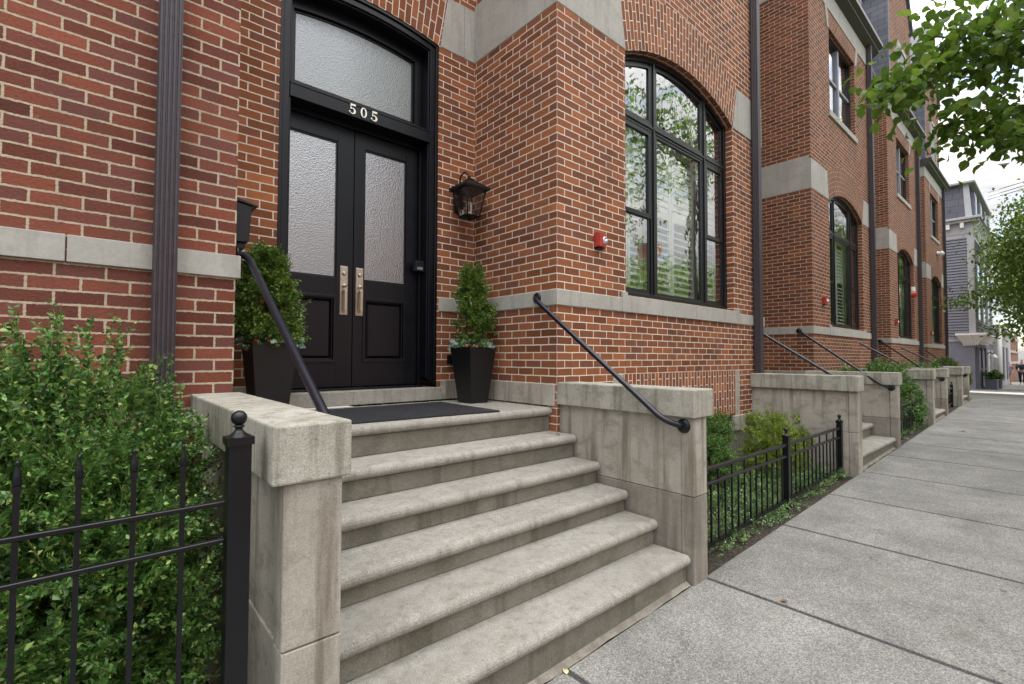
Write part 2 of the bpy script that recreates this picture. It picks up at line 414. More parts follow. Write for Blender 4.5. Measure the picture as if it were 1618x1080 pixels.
# ------------------------------------------------------------------ measures of the brick house (x along the street, y into the house, z=0 at the brick base course)
D = 1.231          # depth of the entry recess
XE = 4.45          # right end of the bay
ZT = 7.42          # underside of the cornice stone
def arc(cx, half, z0, sag):
    rad = (half * half + sag * sag) / (2 * sag); cz = z0 + sag - rad
    return lambda x: cz + math.sqrt(max(0, rad * rad - (x - cx) ** 2))
WX0, WX1 = 1.02, 3.485
win_in = arc(2.2525, 1.2325, 3.415, .295)
win_ex = arc(2.2725, 1.345, 3.96, .37)
DX0, DX1 = -1.97, -.455
door_in = arc(-1.2125, .7575, 3.43, .085)
door_ex = arc(-1.2125, .85, 3.96, .10)
def lin(a, b, n): return [a + (b - a) * i / n for i in range(n + 1)]
def outline(x0, x1, z0, f, inset=0.0, n=28):
    """arched outline, counter-clockwise from lower left, seen from the street"""
    pts = [(x0 + inset, z0 + inset), (x1 - inset, z0 + inset)]
    for x in reversed(lin(x0 + inset, x1 - inset, n)): pts.append((x, f(min(max(x, x0), x1)) - inset))
    return pts

def wall_with_arch(mb, xa, xb, za, zb, ox0, ox1, oz0, f, y, depth, n=28):
    """front wall face at y with one arched opening, plus its reveals"""
    F = lambda *p: mb.face([(x, y, z) for x, z in p])
    F((xa, za), (ox0, za), (ox0, zb), (xa, zb)); F((ox1, za), (xb, za), (xb, zb), (ox1, zb))
    if oz0 > za: F((ox0, za), (ox1, za), (ox1, oz0), (ox0, oz0))
    xs = lin(ox0, ox1, n)
    for a, b in zip(xs, xs[1:]): F((a, f(a)), (b, f(b)), (b, zb), (a, zb))
    mb.face([(ox0, y, oz0), (ox0, y + depth, oz0), (ox0, y + depth, f(ox0)), (ox0, y, f(ox0))])
    mb.face([(ox1, y + depth, oz0), (ox1, y, oz0), (ox1, y, f(ox1)), (ox1, y + depth, f(ox1))])
    for a, b in zip(xs, xs[1:]): mb.face([(b, y, f(b)), (a, y, f(a)), (a, y + depth, f(a)), (b, y + depth, f(b))])
    mb.face([(ox0, y, oz0), (ox1, y, oz0), (ox1, y + depth, oz0), (ox0, y + depth, oz0)])

def arch_part(fi, fe, x0, x1, ex0, ex1, y0, y1, n=64):
    """ring of standing bricks: the brick courses run along the curve"""
    mb = MB(); s = 0
    for i in range(n):
        t0, t1 = i / n, (i + 1) / n
        a0, a1 = x0 + (x1 - x0) * t0, x0 + (x1 - x0) * t1
        b0, b1 = ex0 + (ex1 - ex0) * t0, ex0 + (ex1 - ex0) * t1
        I0, I1, E0, E1 = Vector((a0, y0, fi(a0))), Vector((a1, y0, fi(a1))), Vector((b0, y0, fe(b0))), Vector((b1, y0, fe(b1)))
        ds = ((I1 - I0).length + (E1 - E0).length) / 2; h0 = (E0 - I0).length; h1 = (E1 - I1).length
        mb.face([I0, I1, E1, E0], [(0, s), (0, s + ds), (h1, s + ds), (h0, s)])
        q = Vector((0, y1 - y0, 0))
        mb.face([I1, I0, I0 + q, I1 + q], [(0, s + ds), (0, s), (-(y1 - y0), s), (-(y1 - y0), s + ds)])
        mb.face([E0, E1, E1 + q, E0 + q]); s += ds
    return mb

def build_brick_house():
    h = thing('brick_house', 'orange red brick rowhouse with black double door and tall arched window', 'house', (0, 0, 0), 'brick rowhouses along the sidewalk')
    # --- walls
    w = MB()
    # bay front: lower storey with the arched window, upper storey with a rectangular window
    wall_with_arch(w, 0, XE, -.54, 5.2, WX0, WX1, .876, win_in, 0, .125)
    UX0, UX1, UZ0, UZ1 = 1.2, 3.06, 5.30, 7.05
    for q in ((0, UX0, 5.2, ZT), (UX1, XE, 5.2, ZT), (UX0, UX1, 5.2, UZ0), (UX0, UX1, UZ1, ZT)):
        w.face([(q[0], 0, q[2]), (q[1], 0, q[2]), (q[1], 0, q[3]), (q[0], 0, q[3])])
    for x, sgn in ((UX0, 1), (UX1, -1)):
        p = [(x, 0, UZ0), (x, .16, UZ0), (x, .16, UZ1), (x, 0, UZ1)]; w.face(p if sgn > 0 else p[::-1])
    w.face([(UX0, .16, UZ1), (UX1, .16, UZ1), (UX1, 0, UZ1), (UX0, 0, UZ1)])
    w.face([(0, 7, -.54), (0, 0, -.54), (0, 0, ZT + .4), (0, 7, ZT + .4)])           # side of the bay, seen from the entry
    w.face([(XE, 0, -.54), (XE, 7, -.54), (XE, 7, ZT + .4), (XE, 0, ZT + .4)])
    wall_with_arch(w, -2.6, 0, -.19, ZT, DX0, DX1, -.07, door_in, D, .06)
    w.face([(-2.6, 7, -.5), (-2.6, 7, ZT), (XE, 7, ZT), (XE, 7, -.5)])
    wall = w.build('wall', M['brick'], h)
    arch_part(win_in, win_ex, WX0, WX1, .928, 3.617, -.004, .12).build('brick_arch', M['brick'], h)
    arch_part(door_in, door_ex, DX0, DX1, -2.062, -.363, D - .004, D + .05, 40).build('brick_arch', M['brick'], h)
    # --- soldier course over the cellar window
    s = MB(); a, b, z0, z1 = .972, 3.478, -.5, .068
    s.face([(a, -.004, z0), (b, -.004, z0), (b, -.004, z1), (a, -.004, z1)], [(z0, a), (z0, b), (z1, b), (z1, a)])
    s.face([(a, .1, z0), (b, .1, z0), (b, -.004, z0), (a, -.004, z0)], [(0, a), (0, b), (.1, b), (.1, a)])
    s.build('soldier_course', M['brick'], h)
    # --- limestone band, sill and quoin stones (4 mm joints between the blocks)
    g = .004
    def blocks(name, mat, groups, bevel):
        for gr in groups:
            m = MB()
            for kind, *a in gr: (m.box if kind == 'b' else m.prism)(*a)
            m.build(name, mat, h, bevel)
    blocks('stone_band', M['band'], [
        [('b', -.012, .17, -.014, .05, .70, .838), ('b', .17 + g, .94, -.014, .05, .70, .838), ('b', -.012, .05, .05 + g, .26, .70, .838), ('b', -.012, .05, .26 + g, D - .014, .70, .838), ('b', -.44, -.012 - g, D - .014, D + .04, .70, .838)],
        [('b', 3.613 + g, 4.05, -.014, .05, .70, .838), ('b', 4.05 + g, XE + .014, -.014, .05, .70, .838)],
        [('b', -2.6, -1.99, D - .014, D + .04, .70, .838)]], .004)
    m = MB()
    m.box(.94, 1.03, -.02, .13, .698, .900)                       # lugs of the sill
    for x0, x1 in ((1.03, 2.42), (2.42 + g, 3.52)):
        m.hexa([(x0, -.022, .698), (x1, -.022, .698), (x1, .20, .698), (x0, .20, .698), (x0, -.022, .868), (x1, -.022, .868), (x1, .20, .884), (x0, .20, .884)])
    m.box(3.52, 3.613, -.02, .13, .698, .900)
    m.build('window_sill', M['band'], h, .004)
    zb = 3.43
    blocks('quoin_stone', M['band'], [
        [('b', -.006, .05, .03, D - .06, zb, 4.06), ('b', -.006, .05, D - .06 + g, D - .006, zb, 4.06), ('p', [(-.006, zb), (.73, zb), (.73, 4.0), (-.006, 4.0)], -.006, .03),
         ('p', [(.73 + g, zb), (1.024, zb), (.936, 3.98), (.73 + g, 4.0)], -.006, .03),
         ('p', [(-.442, zb), (-.145, zb), (-.145, 4.0), (-.352, 3.98)], D - .008, D + .03), ('p', [(-.145 + g, zb), (-.006, zb), (-.006, 4.0), (-.145 + g, 4.0)], D - .008, D + .03)],
        [('p', [(3.497, zb - .03), (XE + .006, zb - .03), (XE + .006, 3.985), (3.622, 3.985)], -.006, .05)],
        [('p', [(-2.6, zb), (-1.983, zb), (-2.073, 3.98), (-2.6, 4.0)], D - .008, D + .03)]], .003)
    blocks('base_course', M['stone'], [
        [('b', -.02, .03, .02, D - .02, -.192, -.002), ('b', -.41, -.25, D - .014, D + .03, -.192, -.002), ('b', -.25 + g, -.02 - g, D - .014, D + .03, -.192, -.002)],
        [('b', -2.6, -2.0, D - .014, D + .03, -.192, -.002)]], .004)
    blocks('stone_surround', M['stone'], [
        [('p', [(.80, .0), (.965, .0), (.965, .068), (.80, .068)], -.006, .03), ('p', [(.80, -.5), (.965, -.5), (.965, -.004), (.80, -.004)], -.006, .03), ('b', .30, .96, -.035, .05, -.735, -.503)],
        [('p', [(3.482, -.537), (3.62, -.537), (3.62, .068), (3.482, .068)], -.006, .03), ('b', 3.40, XE + .02, -.035, .05, -.735, -.54)]], .004)
    m = MB()
    m.box(.02, .96, .0, .06, -2.0, -.735); m.box(3.30, XE, .0, .06, -2.0, -.735)
    m.box(.96, 3.40, .28, .34, -2.0, -.5); m.box(3.40, 3.44, .02, .30, -2.0, -.54); m.box(.93, .96, .06, .28, -2.0, -.54)
    m.box(XE - .02, XE + .01, .06, 6, -2.0, -.54)
    m.build('foundation', M['stone_low'], h)
    # --- arched window
    win = outline(WX0, WX1, .884, win_in)
    yw = .095
    wf = MB(); wf.ring(win, outline(WX0, WX1, .884, win_in, .055), yw, yw + .10)
    inn = outline(WX0, WX1, .884, win_in, .055); inn2 = outline(WX0, WX1, .884, win_in, .085)
    wf.ring(inn, inn2, yw + .025, yw + .09)
    for x0, x1 in ((1.655, 1.755), (2.83, 2.935)):
        xm = (x0 + x1) / 2
        wf.prism([(x0, .94), (x1, .94), (x1, win_in(x1) - .05), (x0, win_in(x0) - .05)], yw + .012, yw + .09)
        wf.prism([(xm - .012, .94), (xm + .012, .94), (xm + .012, win_in(xm) - .05), (xm - .012, win_in(xm) - .05)], yw - .004, yw + .02)
    wf.box(WX0 + .05, WX1 - .05, yw + .008, yw + .085, 2.795, 2.885)
    wf.box(WX0 + .05, WX1 - .05, yw - .004, yw + .02, 2.828, 2.852)
    frame = wf.build('arched_window', M['frame'], h, .003, 1)
    sa = MB()                                                    # double-hung sashes of the two side lights
    for x0, x1 in ((1.105, 1.655), (2.935, 3.40)):
        for (z0, z1, yy) in ((.94, 1.84, .026), (1.80, 2.795, .012)):
            o_ = [(x0, z0), (x1, z0), (x1, z1), (x0, z1)]; i_ = [(x0 + .045, z0 + .05), (x1 - .045, z0 + .05), (x1 - .045, z1 - .05), (x0 + .045, z1 - .05)]
            sa.ring(o_, i_, yw + yy, yw + yy + .035)
    for x0, x1, z0 in ((1.105, 1.655, 2.885), (1.755, 2.83, 2.885), (2.935, 3.40, 2.885)):
        n = 12; xs = lin(x0, x1, n); o_ = [(x0, z0), (x1, z0)] + [(x, win_in(x) - .085) for x in reversed(xs)]
        xs2 = lin(x0 + .03, x1 - .03, n); i_ = [(x0 + .03, z0 + .03), (x1 - .03, z0 + .03)] + [(x, win_in(x) - .115) for x in reversed(xs2)]
        sa.ring(o_, i_, yw + .016, yw + .056)
    o_ = [(1.755, .94), (2.83, .94), (2.83, 2.795), (1.755, 2.795)]; i_ = [(1.785, .97), (2.80, .97), (2.80, 2.765), (1.785, 2.765)]
    sa.ring(o_, i_, yw + .016, yw + .056)
    for x in (1.40, 3.17):                                       # sash lifts
        sa.lathe((x, yw + .04, .966), [(.0, 0), (.018, 0), (.018, -.012), (.012, -.014), (0, -.014)], 10, 'y')
    sa.build('sash', M['frame'], frame, .002, 1)
    gl = MB()
    yg = yw + .034
    for x0, x1, z0, z1 in ((1.14, 1.62, .98, 1.80), (1.14, 1.62, 1.84, 2.76), (2.97, 3.37, .98, 1.80), (2.97, 3.37, 1.84, 2.76), (1.775, 2.81, .96, 2.775)):
        gl.face([(x0, yg, z0), (x1, yg, z0), (x1, yg, z1), (x0, yg, z1)])
    for x0, x1, z0 in ((1.125, 1.635, 2.905), (1.775, 2.81, 2.905), (2.955, 3.38, 2.905)):
        gl.face([(x, yg, z) for x, z in [(x0, z0), (x1, z0)] + [(x, win_in(x) - .11) for x in reversed(lin(x0, x1, 12))]])
    gl.build('window_glass', M['glass'], frame)
    st = MB(); ys = .225                                          # louvred shutters behind the glass
    for x0, x1, zs in ((1.06, 1.36, (.95, 1.95, 2.80)), (1.37, 1.66, (.95, 1.95, 2.80)), (1.74, 2.28, (.95, 1.95, 2.80)), (2.29, 2.84, (.95, 1.95, 2.80)), (2.92, 3.44, (.95, 1.95, 2.80))):
        for x in (x0, x1 - .05): st.box(x, x + .05, ys, ys + .03, zs[0], zs[-1])
        for z in zs: st.box(x0 + .05, x1 - .05, ys + .001, ys + .029, z - .035, z + .035)
        for za, zb_ in zip(zs, zs[1:]):
            k = int((zb_ - za - .09) / .078)
            for i in range(k):
                z = za + .075 + i * .078; op = .85 if za < 1 else .25   # lower louvres stand open, upper ones nearly shut
                dy, dz = .034 * math.sin(op), .034 * math.cos(op)
                st.hexa([(x0 + .05, ys + .015 - dy, z - dz), (x1 - .05, ys + .015 - dy, z - dz), (x1 - .05, ys + .021 - dy, z - dz), (x0 + .05, ys + .021 - dy, z - dz),
                         (x0 + .05, ys + .009 + dy, z + dz), (x1 - .05, ys + .009 + dy, z + dz), (x1 - .05, ys + .015 + dy, z + dz), (x0 + .05, ys + .015 + dy, z + dz)])
    for x in (1.74, 2.79): st.box(x, x + .05, ys, ys + .03, 2.84, 3.55)
    st.box(1.2, 1.24, ys, ys + .03, 2.84, 3.35); st.box(1.5, 1.56, ys, ys + .03, 2.84, 3.42); st.box(3.2, 3.25, ys, ys + .03, 2.84, 3.38)
    st.build('shutter', M['shutter'], frame)
    rm = MB(); rm.box(.5, 4.1, .20, 3.0, .6, 3.95, skip='-y')
    rm.build('room', M['room'], h)
    # --- upper window
    u = MB(); yu = .09
    u.ring([(UX0, UZ0), (UX1, UZ0), (UX1, UZ1), (UX0, UZ1)], [(UX0 + .07, UZ0 + .07), (UX1 - .07, UZ0 + .07), (UX1 - .07, UZ1 - .07), (UX0 + .07, UZ1 - .07)], yu, yu + .08)
    xm = (UX0 + UX1) / 2; uw = u.build('upper_window', M['frame'], h)
    u = MB(); u.box(xm - .045, xm + .045, yu - .01, yu + .07, UZ0 + .07, UZ1 - .07)
    u.box(UX0 + .07, xm - .045, yu + .01, yu + .06, 6.14, 6.19); u.box(xm + .045, UX1 - .07, yu + .01, yu + .06, 6.14, 6.19)
    u.build('sash', M['sash_grey'], uw)
    gg = MB(); gg.box(UX0 + .05, UX1 - .05, yu + .04, yu + .05, UZ0 + .05, UZ1 - .05); gg.build('window_glass', M['glass'], uw)
    bl = MB()
    bl.box(UX0 + .02, UX1 - .02, yu + .10, yu + .11, UZ0, UZ1)
    for i in range(17): bl.box(UX0 + .05 + i * .105, UX0 + .09 + i * .105, yu + .09, yu + .10, UZ0, UZ1)
    bl.build('window_blind', M['blind'], uw)
    sb = MB(); sb.hexa([(UX0 - .08, -.03, UZ0 - .12), (UX1 + .08, -.03, UZ0 - .12), (UX1 + .08, .12, UZ0 - .12), (UX0 - .08, .12, UZ0 - .12), (UX0 - .08, -.03, UZ0 + .0), (UX1 + .08, -.03, UZ0 + .0), (UX1 + .08, .12, UZ0 + .03), (UX0 - .08, .12, UZ0 + .03)])
    sb.build('window_sill', M['band'], uw, .004)
    jb = MB(); jb.face([(UX0 - .1, -.004, UZ1), (UX1 + .1, -.004, UZ1), (UX1 + .2, -.004, ZT - .03), (UX0 - .2, -.004, ZT - .03)], [(UZ1, UX0), (UZ1, UX1), (ZT, UX1 + .1), (ZT, UX0 - .1)])
    jb.build('brick_arch', M['brick'], h)
    for q in ([(UX0 - .12, UZ1 - .03), (UX0 - .02, UZ1 - .03), (UX0 - .10, ZT), (UX0 - .26, ZT)], [(UX1 + .02, UZ1 - .03), (UX1 + .12, UZ1 - .03), (UX1 + .26, ZT), (UX1 + .10, ZT)]):
        ks = MB(); ks.prism(q, -.012, .03); ks.build('quoin_stone', M['band'], h)
    # --- cornice, gutter, roof and gable
    c = MB(); c.box(-.01, XE + .01, -.012, .1, ZT, ZT + .40); c.box(-.01, .1, .1, D, ZT, ZT + .40)
    c.box(-2.6, -.01, D - .012, D + .1, ZT, ZT + .40)
    c.build('cornice_stone', M['band'], h, .004)
    c = MB(); c.xprism([(-.02, ZT + .40), (-.16, ZT + .50), (-.16, ZT + .54), (-.24, ZT + .60), (-.24, ZT + .68), (.2, ZT + .68), (.2, ZT + .40)], -.04, XE + .22)
    c.build('gutter', M['gutter'], h)
    rf = MB(); zr = ZT + .66
    rf.face([(-2.6, D, zr), (0, D, zr), (0, D + 1.3, zr + 4.4), (-2.6, D + 1.3, zr + 4.4)], [(0, 0), (2.6, 0), (2.6, 4.6), (0, 4.6)])
    rf.face([(0, .1, zr), (XE, .1, zr), (XE, 1.4, zr + 4.4), (0, 1.4, zr + 4.4)], [(0, 0), (XE, 0), (XE, 4.6), (0, 4.6)])
    rf.face([(0, D, zr), (0, .1, zr), (0, 1.4, zr + 4.4), (0, D + 1.3, zr + 4.4)], [(0, 0), (1.1, 0), (2.3, 4.6), (1.1, 4.6)])
    rf.face([(XE, .1, zr), (XE, 7, zr), (XE, 7, zr + 4.4), (XE, 1.4, zr + 4.4)], [(0, 0), (6.9, 0), (6.9, 4.6), (1.3, 4.6)])
    rf.face([(-2.6, D + 1.3, zr + 4.4), (0, D + 1.3, zr + 4.4), (0, 1.4, zr + 4.4), (XE, 1.4, zr + 4.4), (XE, 7, zr + 4.4), (-2.6, 7, zr + 4.4)])
    rf.face([(-2.6, 7, zr), (-2.6, D, zr), (-2.6, D + 1.3, zr + 4.4), (-2.6, 7, zr + 4.4)])
    rf.face([(-2.6, D, ZT + .4), (-2.6, 7, ZT + .4), (XE, 7, ZT + .4), (XE, .1, ZT + .4), (0, .1, ZT + .4), (0, D, ZT + .4)])
    rf.build('roof', M['slate'], h)
    gb = MB(); x0, x1, xm = .75, 3.75, 2.25
    gb.prism([(x0, zr - .05), (x1, zr - .05), (x1, zr + 3.4), (xm, zr + 6.2), (x0, zr + 3.4)], .02, .25)
    gb_ = gb.build('gable', M['brick'], h)
    gt = MB()
    gt.box(x0 - .16, x0, .02, 1.6, zr - .05, zr + 3.5); gt.box(x1, x1 + .16, .02, 1.6, zr - .05, zr + 3.5)
    for sx in (-1, 1):
        a0 = xm + sx * 1.72; gt.prism([(a0, zr + 3.35), (xm, zr + 6.3), (xm, zr + 6.55), (a0 + sx * .02, zr + 3.6)][::sx], -.05, 1.9)
    gt.build('gable_coping', M['slate'], h)
    gw = MB(); gw.ring([(1.6, zr + .4), (2.9, zr + .4), (2.9, zr + 2.2), (1.6, zr + 2.2)], [(1.75, zr + .55), (2.75, zr + .55), (2.75, zr + 2.05), (1.75, zr + 2.05)], -.02, .05)
    gwo = gw.build('gable_window', M['band'], h)
    gg = MB(); gg.box(1.74, 2.76, .0, .015, zr + .54, zr + 2.06); gg.build('window_glass', M['frame'], gwo)
    # --- brown downspout on the bay's end
    d = MB(); downspout(d, 4.06, 4.165, -.115, -.02, -1.28, ZT + .5); d.build('downspout', M['spout'], h)
    # --- entry: frame, doors, transom, sill
    ox0, ox1 = DX0, DX1
    f = MB()
    f.ring(outline(ox0, ox1, -.07, door_in)[1:] + [outline(ox0, ox1, -.07, door_in)[0]], outline(ox0, ox1, -.07, door_in, .03)[1:] + [outline(ox0, ox1, -.07, door_in, .03)[0]], D + .004, D + .07, closed=False)
    o1 = outline(ox0, ox1, -.07, door_in, .03); o2 = outline(ox0, ox1, -.07, door_in, .085)
    f.ring(o1[1:] + o1[:1], o2[1:] + o2[:1], D + .022, D + .09, closed=False)
    o3 = outline(ox0, ox1, -.07, door_in, .10)
    f.ring(o2[1:] + o2[:1], o3[1:] + o3[:1], D + .04, D + .30, closed=False)
    xi0, xi1 = ox0 + .10, ox1 - .10
    f.box(ox0 + .086, ox1 - .086, D + .018, D + .27, 2.402, 2.518); f.box(ox0 + .086, ox1 - .086, D + .012, D + .1, 2.508, 2.528)
    f.box(xi0, xi1, D + .17, D + .30, 2.365, 2.402)
    for x in (xi0, xi1 - .02): f.box(x, x + .02, D + .155, D + .19, -.06, 2.365)
    f.build('door_frame', M['door'], h, .003, 1)
    t = MB(); tz0 = 2.52
    tf = lambda x: door_in(x) - .10
    xs = lin(xi0, xi1, 24); o_ = [(xi0, tz0), (xi1, tz0)] + [(x, tf(x)) for x in reversed(xs)]
    xs2 = lin(xi0 + .05, xi1 - .08, 24); i_ = [(xi0 + .05, 2.625), (xi1 - .08, 2.625)] + [(x, tf(x) - .10) for x in reversed(xs2)]
    t.ring(o_, i_, D + .17, D + .25)
    i2 = [(xi0 + .075, 2.645), (xi1 - .105, 2.645)] + [(x, tf(x) - .122) for x in reversed(lin(xi0 + .075, xi1 - .105, 24))]
    t.ring(i_, i2, D + .195, D + .24)
    tr = t.build('transom_window', M['door'], h, .003, 1)
    tg = MB(); tg.prism(i_, D + .205, D + .215); tg.build('transom_glass', M['transom_glass'], tr)
    yd = D + .20
    for nm, x0, x1, gx0, gx1, hx in (('door', xi0 + .012, -1.252, -1.842, -1.407, -1.337), ('door', -1.246, xi1 - .012, -1.146, -.705, -1.188)):
        z0, z1 = -.04, 2.362; gz0, gz1 = .958, 2.217; px0, px1, pz0, pz1 = gx0, gx1 + .012, .185, .789
        b = MB()
        b.box(x0, gx0, yd, yd + .045, z0, z1); b.box(gx1, x1, yd, yd + .045, z0, z1)
        b.box(gx0, gx1, yd, yd + .045, gz1, z1); b.box(gx0, gx1, yd, yd + .045, pz1, gz0); b.box(gx0, gx1, yd, yd + .045, z0, pz0)
        b.ring([(gx0, gz0), (gx1, gz0), (gx1, gz1), (gx0, gz1)], [(gx0 + .012, gz0 + .012), (gx1 - .012, gz0 + .012), (gx1 - .012, gz1 - .012), (gx0 + .012, gz1 - .012)], yd + .008, yd + .04)
        # raised moulding round the lower panel
        q = lambda i: [(gx0 + i, pz0 + i), (gx1 - i, pz0 + i), (gx1 - i, pz1 - i), (gx0 + i, pz1 - i)]
        b.ring(q(-.006), q(.022), yd - .010, yd + .03); b.ring(q(.022), q(.034), yd + .012, yd + .04)
        leaf = b.build('door', M['door'], h, .003, 2)
        pn = MB(); A_, B_ = q(.034), q(.06)
        for i in range(4):
            j = (i + 1) % 4
            pn.face([(A_[i][0], yd + .028, A_[i][1]), (A_[j][0], yd + .028, A_[j][1]), (B_[j][0], yd + .008, B_[j][1]), (B_[i][0], yd + .008, B_[i][1])])
        pn.face([(x, yd + .008, z) for x, z in B_])
        pn.build('door_panel', M['door'], leaf)
        gl = MB(); gl.box(gx0 + .01, gx1 - .01, yd + .02, yd + .028, gz0 + .01, gz1 - .01); gl.build('door_glass', M['door_glass'], leaf)
        hd = MB(); w2 = .036
        hd.box(hx - w2, hx + w2, yd - .008, yd, .62, 1.07); hd.box(hx - w2 + .008, hx + w2 - .008, yd - .012, yd - .008, .628, 1.062)
        hd.lathe((hx, yd - .012, 1.0), [(0, -.016), (.014, -.016), (.017, -.012), (.019, 0)], 18, 'y')
        hd.tube([(hx, yd - .012, .88), (hx, yd - .04, .885), (hx, yd - .055, .878)], [.010, .011, .013], 10)
        hd.lathe((hx, yd - .02, .888), [(0, -.012), (.017, -.010), (.017, .01)], 14, 'y')
        hd.box(hx - .013, hx + .013, yd - .062, yd - .044, .655, .845)
        hd.box(hx - .013, hx + .013, yd - .050, yd - .010, .835, .857); hd.box(hx - .013, hx + .013, yd - .050, yd - .010, .643, .665)
        hd.build('door_handle', M['nickel'], leaf, .003, 2)
    bh = MB(); bh.box(xi0 - .02, xi1 + .02, yd + .05, yd + .07, -.1, 3.4); bh.build('dark_hallway_backing', M['dark'], h)  # near-black sheet: the hallway's shade put into its colour
    s = MB(); s.box(-2.0, -.412, D - .03, D + .32, -.192, -.068); s.build('door_sill', M['tread'], h, .006)
    th = MB(); th.box(xi0, xi1, D + .10, D + .30, -.068, -.048); th.build('threshold', M['door'], h, .003)
    # --- house number 505
    nb = MB(); yn0, yn1 = D + .006, D + .018
    def zero(x, z, w, hh):
        n = 26; o_ = [(x + w / 2 + w / 2 * math.cos(2 * PI * i / n), z + hh / 2 + hh / 2 * math.sin(2 * PI * i / n)) for i in range(n)]
        i_ = [(x + w / 2 + (w / 2 - .0155) * math.cos(2 * PI * i / n), z + hh / 2 + (hh / 2 - .008) * math.sin(2 * PI * i / n)) for i in range(n)]
        nb.ring(o_, i_, yn0, yn1)
    def five(x, z, w, hh):
        nb.prism([(x + w * .18, z + hh - .016), (x + w * .86, z + hh - .016), (x + w * .92, z + hh), (x + w * .18, z + hh)], yn0, yn1)
        nb.prism([(x + w * .16, z + hh * .46), (x + w * .16 + .008, z + hh * .46), (x + w * .18 + .008, z + hh - .016), (x + w * .18, z + hh - .016)], yn0 + .0003, yn1)
        cx, cz, rx, rz = x + w * .46, z + hh * .31, w * .46, hh * .31
        o_, i_ = [], []
        for i in range(25):
            a = R(140) - R(295) * i / 24; k = math.sin(PI * i / 24)
            th_ = .006 + .0115 * k
            o_.append((cx + rx * math.cos(a), cz + rz * math.sin(a))); i_.append((cx + (rx - th_) * math.cos(a), cz + (rz - th_ * .7) * math.sin(a)))
        nb.ring(o_[::-1], i_[::-1], yn0 + .0006, yn1, closed=False)
        nb.lathe((x + w * .10, (yn0 + yn1) / 2, z + hh * .17), [(0, -.006), (.0095, -.006), (.0095, .006)], 12, 'y')
    five(-1.385, 2.418, .066, .092); zero(-1.279, 2.418, .060, .092); five(-1.178, 2.418, .066, .092)
    nb.build('house_number', M['number'], h)
    return h

def downspout(mb, x0, x1, y0, y1, z0, z1):
    """fluted rectangular pipe"""
    n = 5; pts = []
    w = (x1 - x0) / n; dpt = (y1 - y0) / 4
    for i in range(n):
        a = x0 + i * w; pts += [(a + w * .12, y0), (a + w * .60, y0), (a + w * .72, y0 + .006), (a + w * .98, y0 + .006)]
    for i in range(4):
        a = y0 + i * dpt; pts += [(x1, a + .004 + dpt * .1), (x1, a + dpt * .62), (x1 - .006, a + dpt * .72), (x1 - .006, a + dpt * .96)]
    pts += [(x1, y1), (x0, y1)]
    for i in reversed(range(4)):
        a = y0 + i * dpt; pts += [(x0 + .006, a + dpt * .96), (x0 + .006, a + dpt * .72), (x0, a + dpt * .62), (x0, a + .004 + dpt * .1)]
    m = len(pts)
    for i in range(m):
        (xa, ya), (xb, yb) = pts[i], pts[(i + 1) % m]
        mb.face([(xa, ya, z0), (xb, yb, z0), (xb, yb, z1), (xa, ya, z1)])
    mb.face([(x, y, z1) for x, y in pts]); mb.face([(x, y, z0) for x, y in reversed(pts)])
    # strap
    for z in (z0 + 1.1, z0 + 4.0):
        mb.box(x0 - .012, x1 + .012, y1 - .012, y1 + .004, z, z + .03)

house = build_brick_house()
swap = {'brick_orange_red': M['brick_far']}
NOCOPY = ('door_frame', 'door', 'transom_window', 'dark_hallway_backing', 'door_sill', 'threshold', 'house_number', 'soldier_course', 'foundation', 'stone_surround')
UNITS = [(6.65, .966), (12.6, .91), (17.88, .858)]
ULAB = ['brown red brick rowhouse, second in the row, between two brown downspouts', 'brown red brick rowhouse with a slate gabled roof, third in the row', 'brown red brick rowhouse at the far end, beside the grey clapboard house']
for (ux, sc), lb in zip(UNITS, ULAB):
    c = copy_tree(house, None, swap, NOCOPY); c.location = (ux, 0, 0); c.scale = (sc, sc, sc); c['label'] = lb
    for ch in c.children:
        pass
# ------------------------------------------------------------------ left neighbour: the end of its bay
YL = .407; XR = -2.42
wing = thing('brick_house', 'dark purplish red brick house end with a stone band, behind the big boxwood', 'house', (-6, YL, 0), 'brick rowhouses along the sidewalk')
w = MB()
w.face([(-9, YL, -2), (XR, YL, -2), (XR, YL, ZT), (-9, YL, ZT)], [(-9 - XR, -2 - .01), (0, -2 - .01), (0, ZT - .01), (-9 - XR, ZT - .01)])
w.face([(XR, YL, -2), (XR, 7, -2), (XR, 7, ZT), (XR, YL, ZT)])
w.face([(-9, YL, ZT), (XR, YL, ZT), (XR, 7, ZT), (-9, 7, ZT)])
w.face([(-9, 7, -2), (-9, YL, -2), (-9, YL, ZT), (-9, 7, ZT)])
w.build('wall', M['brick_wing'], wing)
m = MB(); g = .006
for x0, x1 in ((-9, -4.35), (-4.35, -3.185), (-3.185, -2.60 + .205)): m.box(x0 + g, x1, YL - .02, YL + .05, .713, .852)
m.build('stone_band', M['band'], wing, .004)
d = MB(); downspout(d, -2.832, -2.725, .30, YL - .012, -1.3, ZT); d.build('downspout', M['spout'], wing)

